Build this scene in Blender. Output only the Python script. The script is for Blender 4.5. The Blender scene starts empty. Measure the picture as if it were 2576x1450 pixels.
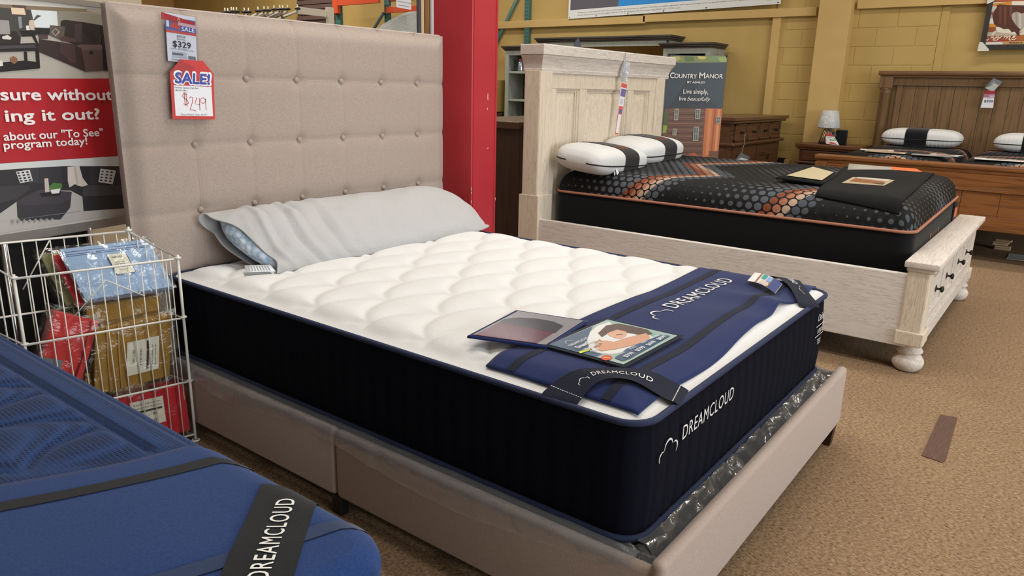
import bpy, bmesh, math, random
import numpy as np
from mathutils import Vector, Matrix, noise
random.seed(7)
S = bpy.context.scene
COL = S.collection

# ---------------------------------------------------------------- camera
def cam_axes(yaw, pitch, roll):
    cy, sy, cp, sp = math.cos(yaw), math.sin(yaw), math.cos(pitch), math.sin(pitch)
    f = Vector((sy*cp, cy*cp, -sp)); r = Vector((cy, -sy, 0)); u = r.cross(f)
    c, s = math.cos(roll), math.sin(roll)
    return c*r + s*u, -s*r + c*u, f
_r, _u, _f = cam_axes(0.92384, 0.26562, 0.02360)
cd = bpy.data.cameras.new('camera'); cam = bpy.data.objects.new('camera', cd); COL.objects.link(cam)
cam.matrix_world = Matrix(((_r.x, _u.x, -_f.x, -1.3596), (_r.y, _u.y, -_f.y, -2.6805), (_r.z, _u.z, -_f.z, 1.3041), (0, 0, 0, 1)))
cd.sensor_width = 36.0; cd.lens = 1845.6/2576*36.0; cd.clip_start = 0.02; cd.clip_end = 100
S.camera = cam

# ---------------------------------------------------------------- view, world, lamps of the shop
S.view_settings.view_transform = 'Standard'; S.view_settings.look = 'None'
S.view_settings.gamma = 1.0; S.view_settings.use_curve_mapping = False
S.view_settings.exposure = 0.0
wd = bpy.data.worlds.new('world'); S.world = wd; wd.use_nodes = True
wd.node_tree.nodes['Background'].inputs[0].default_value = (0.9, 0.95, 1.0, 1)
wd.node_tree.nodes['Background'].inputs[1].default_value = 0.35
CEIL = 4.3
def area(name, loc, rot, sx, sy, power, col):
    l = bpy.data.lights.new(name, 'AREA'); l.shape = 'RECTANGLE'; l.size = sx; l.size_y = sy
    l.energy = power; l.color = col
    o = bpy.data.objects.new(name, l); COL.objects.link(o); o.location = loc; o.rotation_euler = rot
    return o
WARM = (1.0, 0.955, 0.89)
DAY = (0.86, 0.93, 1.0)
# rows of ceiling strip lights (long in y), and daylight from the shop windows behind the photographer
TUBES = [(-0.1, -3.9, 42), (1.0, -0.6, 85), (3.3, -3.6, 68), (3.4, 0.7, 52), (6.2, -2.6, 56), (6.3, 3.2, 64), (3.2, 6.2, 110), (6.0, 8.6, 110), (-1.5, 5, 45)]
for x, y, e in TUBES:
    area('ceiling_strip_light', (x, y, CEIL-0.16), (0, 0, 0), 0.3, 2.4, e, WARM)
area('window_daylight', (0.5, -9.5, 1.9), (math.radians(86), 0, math.radians(4)), 7.0, 2.8, 470, DAY)

# ---------------------------------------------------------------- materials
def lin(c):
    if isinstance(c, str):
        c = c.lstrip('#'); c = [int(c[i:i+2], 16)/255 for i in (0, 2, 4)]
        return tuple(x/12.92 if x <= 0.04045 else ((x+0.055)/1.055)**2.4 for x in c)
    return tuple(c)
MATS = {}
class NT:
    def __init__(self, name):
        self.m = bpy.data.materials.new(name); self.m.use_nodes = True
        self.t = self.m.node_tree; self.n = self.t.nodes; self.l = self.t.links
        self.b = self.n['Principled BSDF']; self.out = self.n['Material Output']
        self._tc = None
    def tc(self, k='Object'):
        if not self._tc: self._tc = self.n.new('ShaderNodeTexCoord')
        return self._tc.outputs[k]
    def link(self, a, b): self.l.new(a, b)
    def mapping(self, scale, vec=None, rot=(0, 0, 0), loc=(0, 0, 0)):
        m = self.n.new('ShaderNodeMapping'); m.inputs['Scale'].default_value = scale
        m.inputs['Rotation'].default_value = rot; m.inputs['Location'].default_value = loc
        self.link(vec or self.tc(), m.inputs['Vector']); return m.outputs[0]
    def noise(self, scale=10, detail=4, vec=None, rough=0.55, dist=0):
        n = self.n.new('ShaderNodeTexNoise'); n.inputs['Scale'].default_value = scale
        n.inputs['Detail'].default_value = detail; n.inputs['Roughness'].default_value = rough
        n.inputs['Distortion'].default_value = dist
        self.link(vec or self.tc(), n.inputs['Vector']); return n.outputs[0]
    def voronoi(self, scale=50, vec=None, rand=1.0, feature='F1'):
        n = self.n.new('ShaderNodeTexVoronoi'); n.inputs['Scale'].default_value = scale
        n.feature = feature; n.inputs['Randomness'].default_value = rand
        self.link(vec or self.tc(), n.inputs['Vector']); return n.outputs['Distance']
    def ramp(self, fac, stops, interp='LINEAR'):
        r = self.n.new('ShaderNodeValToRGB'); e = r.color_ramp.elements; r.color_ramp.interpolation = interp
        while len(e) < len(stops): e.new(0.5)
        for k, (p, c) in enumerate(stops):
            e[k].position = p; e[k].color = (c, c, c, 1) if isinstance(c, float) else (*lin(c), 1)
        self.link(fac, r.inputs[0]); return r.outputs[0]
    def math(self, op, a, b=None, c=None):
        n = self.n.new('ShaderNodeMath'); n.operation = op
        for k, v in enumerate((a, b, c)):
            if v is None: continue
            if isinstance(v, (int, float)): n.inputs[k].default_value = v
            else: self.link(v, n.inputs[k])
        return n.outputs[0]
    def mix(self, fac, a, b):
        n = self.n.new('ShaderNodeMix'); n.data_type = 'RGBA'
        for k, v in ((0, fac), (6, a), (7, b)):
            if isinstance(v, (int, float)): n.inputs[k].default_value = v
            elif isinstance(v, (str, tuple)): n.inputs[k].default_value = (*lin(v), 1)
            else: self.link(v, n.inputs[k])
        return n.outputs[2]
    def bump(self, h, strength=0.3, dist=0.002):
        n = self.n.new('ShaderNodeBump'); n.inputs['Strength'].default_value = strength
        n.inputs['Distance'].default_value = dist
        self.link(h, n.inputs['Height']); self.link(n.outputs[0], self.b.inputs['Normal']); return n
    def base(self, c):
        if isinstance(c, (str, tuple)): self.b.inputs['Base Color'].default_value = (*lin(c), 1)
        else: self.link(c, self.b.inputs['Base Color'])
    def rough(self, r):
        if isinstance(r, (int, float)): self.b.inputs['Roughness'].default_value = r
        else: self.link(r, self.b.inputs['Roughness'])
def plain(col, rough=0.6, metal=0.0, spec=0.5, sheen=0.0, name=None):
    key = ('plain', col, rough, metal, spec, sheen)
    if key not in MATS:
        t = NT(name or 'paint_'+str(col).strip('#')); t.base(col); t.rough(rough)
        t.b.inputs['Metallic'].default_value = metal; t.b.inputs['Specular IOR Level'].default_value = spec
        t.b.inputs['Sheen Weight'].default_value = sheen
        MATS[key] = t.m
    return MATS[key]
def fabric(name, c1, c2, scale=350, bump=0.4, sheen=0.2, blotch=None, stretch=(1, 1, 1), rough=0.9, bd=0.001):
    t = NT(name)
    v = t.mapping(stretch)
    n = t.noise(scale, 3, v)
    c = t.ramp(n, [(0.3, c1), (0.7, c2)])
    if blotch:
        n2 = t.noise(2.5, 3); c = t.mix(t.ramp(n2, [(0.35, '#000000'), (0.7, '#ffffff')]), c, blotch) if False else c
    t.base(c); t.rough(rough); t.b.inputs['Sheen Weight'].default_value = sheen
    t.b.inputs['Specular IOR Level'].default_value = 0.2
    t.bump(n, bump, bd); return t.m
def wood(name, c1, c2, axis='x', scale=1.0, rough=0.5, c3=None, bump=0.15, spec=0.4):
    t = NT(name)
    st = {'x': (1.2, 26, 26), 'y': (26, 1.2, 26), 'z': (26, 26, 1.2)}[axis]
    v = t.mapping(tuple(s*scale for s in st))
    n = t.noise(1.6, 6, v, 0.62, 1.2)
    st2 = {'x': (3, 130, 130), 'y': (130, 3, 130), 'z': (130, 130, 3)}[axis]
    n2 = t.noise(1.0, 2, t.mapping(tuple(s*scale for s in st2)))
    f = t.math('ADD', t.math('MULTIPLY', n, 0.75), t.math('MULTIPLY', n2, 0.25))
    t.base(t.ramp(f, [(0.36, c1), (0.52, c3 or c2), (0.66, c2)])); t.rough(rough)
    t.b.inputs['Specular IOR Level'].default_value = spec
    t.bump(f, bump, 0.001); return t.m
def clear(name, tint='#ffffff', gloss=0.16, rough=0.08, bump=0.0, scale=30, edge=0.45, milk=0.0):
    t = NT(name); t.n.remove(t.b)
    tr = t.n.new('ShaderNodeBsdfTransparent'); tr.inputs[0].default_value = (*lin(tint), 1)
    gl = t.n.new('ShaderNodeBsdfGlossy'); gl.inputs['Roughness'].default_value = rough
    mx = t.n.new('ShaderNodeMixShader')
    lw = t.n.new('ShaderNodeLayerWeight'); lw.inputs[0].default_value = 0.35
    fac = t.math('ADD', t.math('MULTIPLY', lw.outputs['Facing'], edge), gloss)
    t.link(fac, mx.inputs[0]); t.link(tr.outputs[0], mx.inputs[1]); t.link(gl.outputs[0], mx.inputs[2])
    if bump:
        bp = t.n.new('ShaderNodeBump'); bp.inputs['Strength'].default_value = bump; bp.inputs['Distance'].default_value = 0.02
        nz = t.noise(scale, 3, None, 0.6, 1.5); t.link(nz, bp.inputs['Height']); t.link(bp.outputs[0], gl.inputs['Normal']); t.link(bp.outputs[0], lw.inputs['Normal'])
    res = mx.outputs[0]
    if milk:
        df = t.n.new('ShaderNodeBsdfDiffuse'); df.inputs[0].default_value = (0.8, 0.82, 0.85, 1); m2 = t.n.new('ShaderNodeMixShader')
        m2.inputs[0].default_value = milk; t.link(res, m2.inputs[1]); t.link(df.outputs[0], m2.inputs[2]); res = m2.outputs[0]
    t.link(res, t.out.inputs[0]); return t.m

# ---------------------------------------------------------------- mesh building
class MB:
    def __init__(self): self.v = []; self.f = []; self.s = []; self.mi = []; self.uv = None
    def add(self, vs, fs, M=None, smooth=False, mi=0):
        o = len(self.v)
        for p in vs:
            p = Vector(p); self.v.append(tuple(M @ p) if M else tuple(p))
        for f in fs:
            self.f.append([i+o for i in f]); self.s.append(smooth); self.mi.append(mi)
        return self
    def box(self, lo, hi, bevel=0.0, M=None, seg=2, mi=0):
        (x0, y0, z0), (x1, y1, z1) = lo, hi
        x0, x1 = min(x0, x1), max(x0, x1); y0, y1 = min(y0, y1), max(y0, y1); z0, z1 = min(z0, z1), max(z0, z1)
        vs = [(x0,y0,z0),(x1,y0,z0),(x1,y1,z0),(x0,y1,z0),(x0,y0,z1),(x1,y0,z1),(x1,y1,z1),(x0,y1,z1)]
        fs = [(0,3,2,1),(4,5,6,7),(0,1,5,4),(1,2,6,5),(2,3,7,6),(3,0,4,7)]
        if bevel <= 0: return self.add(vs, fs, M, mi=mi)
        bm = bmesh.new(); bv = [bm.verts.new(p) for p in vs]
        for f in fs: bm.faces.new([bv[i] for i in f])
        b = min(bevel, 0.45*min(x1-x0, y1-y0, z1-z0))
        bmesh.ops.bevel(bm, geom=bm.edges[:], offset=b, segments=seg, profile=0.5, affect='EDGES')
        bm.verts.index_update()
        self.add([v.co for v in bm.verts], [[v.index for v in f.verts] for f in bm.faces], M, smooth=(seg > 2), mi=mi)
        bm.free(); return self
    def prism(self, poly, d0, d1, fn, mi=0):
        """poly in 2d, extruded from d0 to d1; fn(a, b, d) -> point"""
        n = len(poly)
        vs = [fn(a, b, d0) for a, b in poly] + [fn(a, b, d1) for a, b in poly]
        fs = [list(range(n))[::-1], list(range(n, 2*n))] + [(i, (i+1) % n, n+(i+1) % n, n+i) for i in range(n)]
        return self.add(vs, fs, mi=mi)
    def tube(self, pts, r, n=8, closed=False, cap=True, mi=0):
        pts = [Vector(p) for p in pts]; m = len(pts); rings = []
        up = None
        for i in range(m):
            if closed: t = pts[(i+1) % m]-pts[i-1]
            else: t = pts[min(i+1, m-1)]-pts[max(i-1, 0)]
            if t.length < 1e-9: t = Vector((0, 0, 1))
            t.normalize()
            if up is None: up = Vector((0, 0, 1)) if abs(t.z) < 0.9 else Vector((1, 0, 0))
            a = up - t*up.dot(t)
            if a.length < 1e-6: a = t.orthogonal()
            a.normalize(); up = a; b = t.cross(a)
            rr = r[i] if isinstance(r, (list, tuple)) else r
            rings.append([pts[i]+a*(rr*math.cos(2*math.pi*k/n))+b*(rr*math.sin(2*math.pi*k/n)) for k in range(n)])
        vs = [p for ring in rings for p in ring]; fs = []
        for i in range(m if closed else m-1):
            j = (i+1) % m
            for k in range(n): fs.append((i*n+k, i*n+(k+1) % n, j*n+(k+1) % n, j*n+k))
        if cap and not closed: fs += [list(range(n))[::-1], list(range((m-1)*n, m*n))]
        return self.add(vs, fs, smooth=True, mi=mi)
    def lathe(self, prof, n=24, M=None, mi=0):
        vs = [(r*math.cos(2*math.pi*k/n), r*math.sin(2*math.pi*k/n), z) for r, z in prof for k in range(n)]
        fs = [(i*n+k, i*n+(k+1) % n, (i+1)*n+(k+1) % n, (i+1)*n+k) for i in range(len(prof)-1) for k in range(n)]
        fs += [list(range(n))[::-1], list(range((len(prof)-1)*n, len(prof)*n))]
        return self.add(vs, fs, M, smooth=True, mi=mi)
    def grid(self, fn, nu, nv, cu=False, cv=False, smooth=True, mi=0, uvf=None):
        mu = nu if cu else nu+1; mv = nv if cv else nv+1
        vs = [fn(i/nu, j/nv) for j in range(mv) for i in range(mu)]
        fs = [(j*mu+i, j*mu+(i+1) % mu, ((j+1) % mv)*mu+(i+1) % mu, ((j+1) % mv)*mu+i) for j in range(nv) for i in range(nu)]
        if uvf: self.uv = [uvf(i/nu, j/nv) for j in range(mv) for i in range(mu)]
        return self.add(vs, fs, smooth=smooth, mi=mi)
    def slab(self, fn, nu, nv, th, smooth=True):
        """thin sheet: fn(u, v) is its upper side, the lower side lies th below it, rim closed"""
        top = [Vector(fn(i/nu, j/nv)) for j in range(nv+1) for i in range(nu+1)]
        w = nu+1; N = len(top)
        vs = top + [p-Vector((0, 0, th)) for p in top]
        fs = [(j*w+i, j*w+i+1, (j+1)*w+i+1, (j+1)*w+i) for j in range(nv) for i in range(nu)]
        fs += [tuple(N+k for k in f[::-1]) for f in fs]
        rim = [i for i in range(nu)] + [j*w+nu for j in range(nv)] + [nv*w+i for i in range(nu, 0, -1)] + [j*w for j in range(nv, 0, -1)]
        m = len(rim)
        fs += [(rim[k], N+rim[k], N+rim[(k+1) % m], rim[(k+1) % m]) for k in range(m)]
        return self.add(vs, fs, smooth=smooth)
ROOTM = {}
def obj(name, mb, mat, parent=None, local=False):
    me = bpy.data.meshes.new(name)
    vs = mb.v
    root = parent
    while root is not None and root.parent is not None: root = root.parent
    if root is not None and not local:
        Mi = ROOTM[root.name].inverted(); vs = [tuple(Mi @ Vector(p)) for p in vs]
    me.from_pydata(vs, [], mb.f)
    me.polygons.foreach_set('use_smooth', mb.s)
    ms = mat if isinstance(mat, (list, tuple)) else [mat]
    for m in ms: me.materials.append(m)
    if len(ms) > 1: me.polygons.foreach_set('material_index', mb.mi)
    if mb.uv:
        ul = me.uv_layers.new(name='UVMap')
        for lp in me.loops: ul.data[lp.index].uv = mb.uv[lp.vertex_index]
    me.update()
    o = bpy.data.objects.new(name, me); COL.objects.link(o)
    if parent is not None: o.parent = parent
    else: ROOTM[o.name] = Matrix.Identity(4)
    return o
def tag(o, label, cat, group=None, kind=None):
    o['label'] = label; o['category'] = cat
    if group: o['group'] = group
    if kind: o['kind'] = kind
    return o
def thing(name, label, cat, loc=(0, 0, 0), rotz=0.0, group=None):
    o = bpy.data.objects.new(name, None); COL.objects.link(o); o.empty_display_size = 0.05
    o.location = loc; o.rotation_euler = (0, 0, rotz)
    ROOTM[o.name] = Matrix.Translation(Vector(loc)) @ Matrix.Rotation(rotz, 4, 'Z')
    return tag(o, label, cat, group)
def structure(name, mb, mat, parent=None):
    o = obj(name, mb, mat, parent)
    if parent is None: o['kind'] = 'structure'
    return o
def dup(root, loc, rotz=0.0, label=None, group=None, scale=None):
    r = root.copy(); COL.objects.link(r); r.location = loc; r.rotation_euler = (0, 0, rotz)
    if scale: r.scale = scale
    if label: r['label'] = label
    if group: r['group'] = group
    for ch in list(root.children):
        c = ch.copy(); COL.objects.link(c); c.parent = r
        for g in list(ch.children):
            d = g.copy(); COL.objects.link(d); d.parent = c
    return r
def text_geo(s, bold=0.0, shear=0.0, res=3, spacing=1.0):
    cu = bpy.data.curves.new('lettering', 'FONT'); cu.body = s; cu.size = 1.0; cu.offset = bold; cu.shear = shear
    cu.resolution_u = res; cu.space_character = spacing; cu.fill_mode = 'FRONT'
    o = bpy.data.objects.new('lettering', cu); COL.objects.link(o)
    dg = bpy.context.evaluated_depsgraph_get(); dg.update()
    me = bpy.data.meshes.new_from_object(o.evaluated_get(dg))
    vs = [(v.co.x, v.co.y) for v in me.vertices]; fs = [list(p.vertices) for p in me.polygons]
    bpy.data.objects.remove(o); bpy.data.curves.remove(cu); bpy.data.meshes.remove(me)
    return vs, fs
def text_mb(s, fn, width=None, height=None, bold=0.0, shear=0.0, align='L', spacing=1.0, capfit=None, mb=None, mi=0, res=3):
    """lettering placed by fn(a, b) -> 3d point; width fits the run of text, height is the letter height (cap)"""
    vs, fs = text_geo(s, 0.0, shear, res, spacing)
    if not vs: return mb or MB()
    x0 = min(v[0] for v in vs); x1 = max(v[0] for v in vs)
    ky = (height or 0.1)/0.73
    kx = width/(x1-x0) if width else ky
    off = {'L': 0, 'C': -0.5*(x1-x0)*kx, 'R': -(x1-x0)*kx}[align]
    mb = mb or MB()
    offs = [(0, 0)]+([(bold*math.cos(k*math.pi/4), bold*math.sin(k*math.pi/4)) for k in range(8)] if bold else [])
    if len(offs) > 1:
        xm = 0.5*(x1-x0)*kx+off; e = 0.02*ky
        nrm = (fn(xm+e, 0.4*ky)-fn(xm, 0.4*ky)).cross(fn(xm, 0.4*ky+e)-fn(xm, 0.4*ky)).normalized()
    for k, (ox, oy) in enumerate(offs):
        up = nrm*(0.00004*k) if k else Vector((0, 0, 0))
        mb.add([fn((x-x0+ox)*kx+off, (y+oy)*ky)+up for x, y in vs], fs, mi=mi)
    return mb
def letters(parent, mat, s, fn, name='lettering', **kw):
    return obj(name, text_mb(s, fn, **kw), mat, parent)
def plane_fn(o, ux, uy, lift=0.0):
    o = Vector(o); ux = Vector(ux).normalized(); uy = Vector(uy).normalized(); n = ux.cross(uy)
    return lambda a, b, d=0.0: o + ux*a + uy*b + n*(lift+d)
def art_mb(polys, fn, start=0.0003, step=0.0002):
    """flat printed picture: layers of coloured outlines; returns mesh builder and its materials"""
    mb = MB(); cols = []; 
    for k, (c, poly) in enumerate(polys):
        if c not in cols: cols.append(c)
        mb.add([fn(a, b, start+step*k) for a, b in poly], [list(range(len(poly)))], mi=cols.index(c))
    return mb, [plain(c, 0.45) for c in cols]
def stroke(pts, w, fn, d=0.0004, mb=None, mi=0):
    """a drawn pen line as a flat ribbon"""
    mb = mb or MB(); P = [Vector((a, b, 0)) for a, b in pts]; L = []; R = []
    for i, p in enumerate(P):
        t = P[min(i+1, len(P)-1)]-P[max(i-1, 0)]; t.normalize(); nn = Vector((-t.y, t.x, 0))*w*0.5
        L.append(p+nn); R.append(p-nn)
    n = len(P); mb.add([fn(q.x, q.y, d) for q in L+R], [(i, n+i, n+i+1, i+1) for i in range(n-1)], mi=mi)
    return mb
def sstep(a, b, x):
    t = min(1, max(0, (x-a)/(b-a))); return t*t*(3-2*t)
def rrect(x0, x1, y0, y1, r, step):
    """points round a rounded rectangle with arc length, counter-clockwise from (x0+r, y0)"""
    pts = []
    def line(a, b):
        n = max(1, int(round((Vector(b)-Vector(a)).length/step)))
        for i in range(n): pts.append(tuple(Vector(a).lerp(Vector(b), i/n)))
    def arc(cx, cy, a0):
        n = max(3, int(round(r*math.pi/2/step)))
        for i in range(n):
            a = a0+math.pi/2*i/n; pts.append((cx+r*math.cos(a), cy+r*math.sin(a)))
    line((x0+r, y0), (x1-r, y0)); arc(x1-r, y0+r, -math.pi/2)
    line((x1, y0+r), (x1, y1-r)); arc(x1-r, y1-r, 0)
    line((x1-r, y1), (x0+r, y1)); arc(x0+r, y1-r, math.pi/2)
    line((x0, y1-r), (x0, y0+r)); arc(x0+r, y0+r, math.pi)
    return pts
def clamp_rr(x, y, x0, x1, y0, y1, r):
    cx = min(max(x, x0+r), x1-r); cy = min(max(y, y0+r), y1-r)
    dx, dy = x-cx, y-cy; d = math.hypot(dx, dy)
    if d > r: x, y = cx+dx/d*r, cy+dy/d*r; d = r
    return x, y, r-d          # point and its distance to the rim (near the rim)
def mattress_side(mb, x0, x1, y0, y1, r, zb, zr, groove=0.063, gd=0.004, bulge=0.008, step=0.0105, nz=8, zfun=None):
    pts = rrect(x0, x1, y0, y1, r, step); n = len(pts); s = 0; rows = []
    acc = []
    for i in range(n):
        acc.append(s); a, b = pts[i], pts[(i+1) % n]; s += math.hypot(b[0]-a[0], b[1]-a[1])
    vs = []
    for k in range(nz+1):
        t = k/nz
        for i in range(n):
            px, py = pts[i-1]; qx, qy = pts[(i+1) % n]; tx, ty = qx-px, qy-py; L = math.hypot(tx, ty); nx, ny = ty/L, -tx/L
            ph = (acc[i] % groove)/groove; g = math.exp(-((min(ph, 1-ph)*groove)/0.006)**2)
            d = bulge*math.sin(math.pi*t) - gd*g
            zz = zr if zfun is None else zfun(*pts[i])
            vs.append((pts[i][0]+nx*d, pts[i][1]+ny*d, zb+(zz-zb)*t))
    fs = [(k*n+i, k*n+(i+1) % n, (k+1)*n+(i+1) % n, (k+1)*n+i) for k in range(nz) for i in range(n)]
    fs.append([i for i in range(n)][::-1])
    mb.add(vs, fs, smooth=True); return mb
def piping(x0, x1, y0, y1, r, z, rad, zfun=None, step=0.02, grow=0.0):
    pts = rrect(x0-grow, x1+grow, y0-grow, y1+grow, r+grow, step)
    return MB().tube([(x, y, z if zfun is None else zfun(x, y)) for x, y in pts], rad, 8, closed=True)
def scales(x, y, a=0.39, b=0.125, ry=0.132, px=0.278, py=-1.065):
    """quilted fan pattern: 0 in a seam, 1 on a puff; nearer fans lie over farther ones"""
    rx = a/2; out = 9.0
    for j in range(math.floor((y-py-ry*1.9)/b), math.ceil((y-py+ry)/b)+1):
        off = px+(j % 2)*rx; cx = round((x-off)/a)*a+off
        for c in (cx, cx-a, cx+a):
            q = math.sqrt(((x-c)/rx)**2+((y-py-j*b)/ry)**2)
            if q < 1: return (1-math.exp(-(1-q)/0.17))*(1-math.exp(-out/0.17))
            out = min(out, q-1)
    return 0.0

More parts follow.
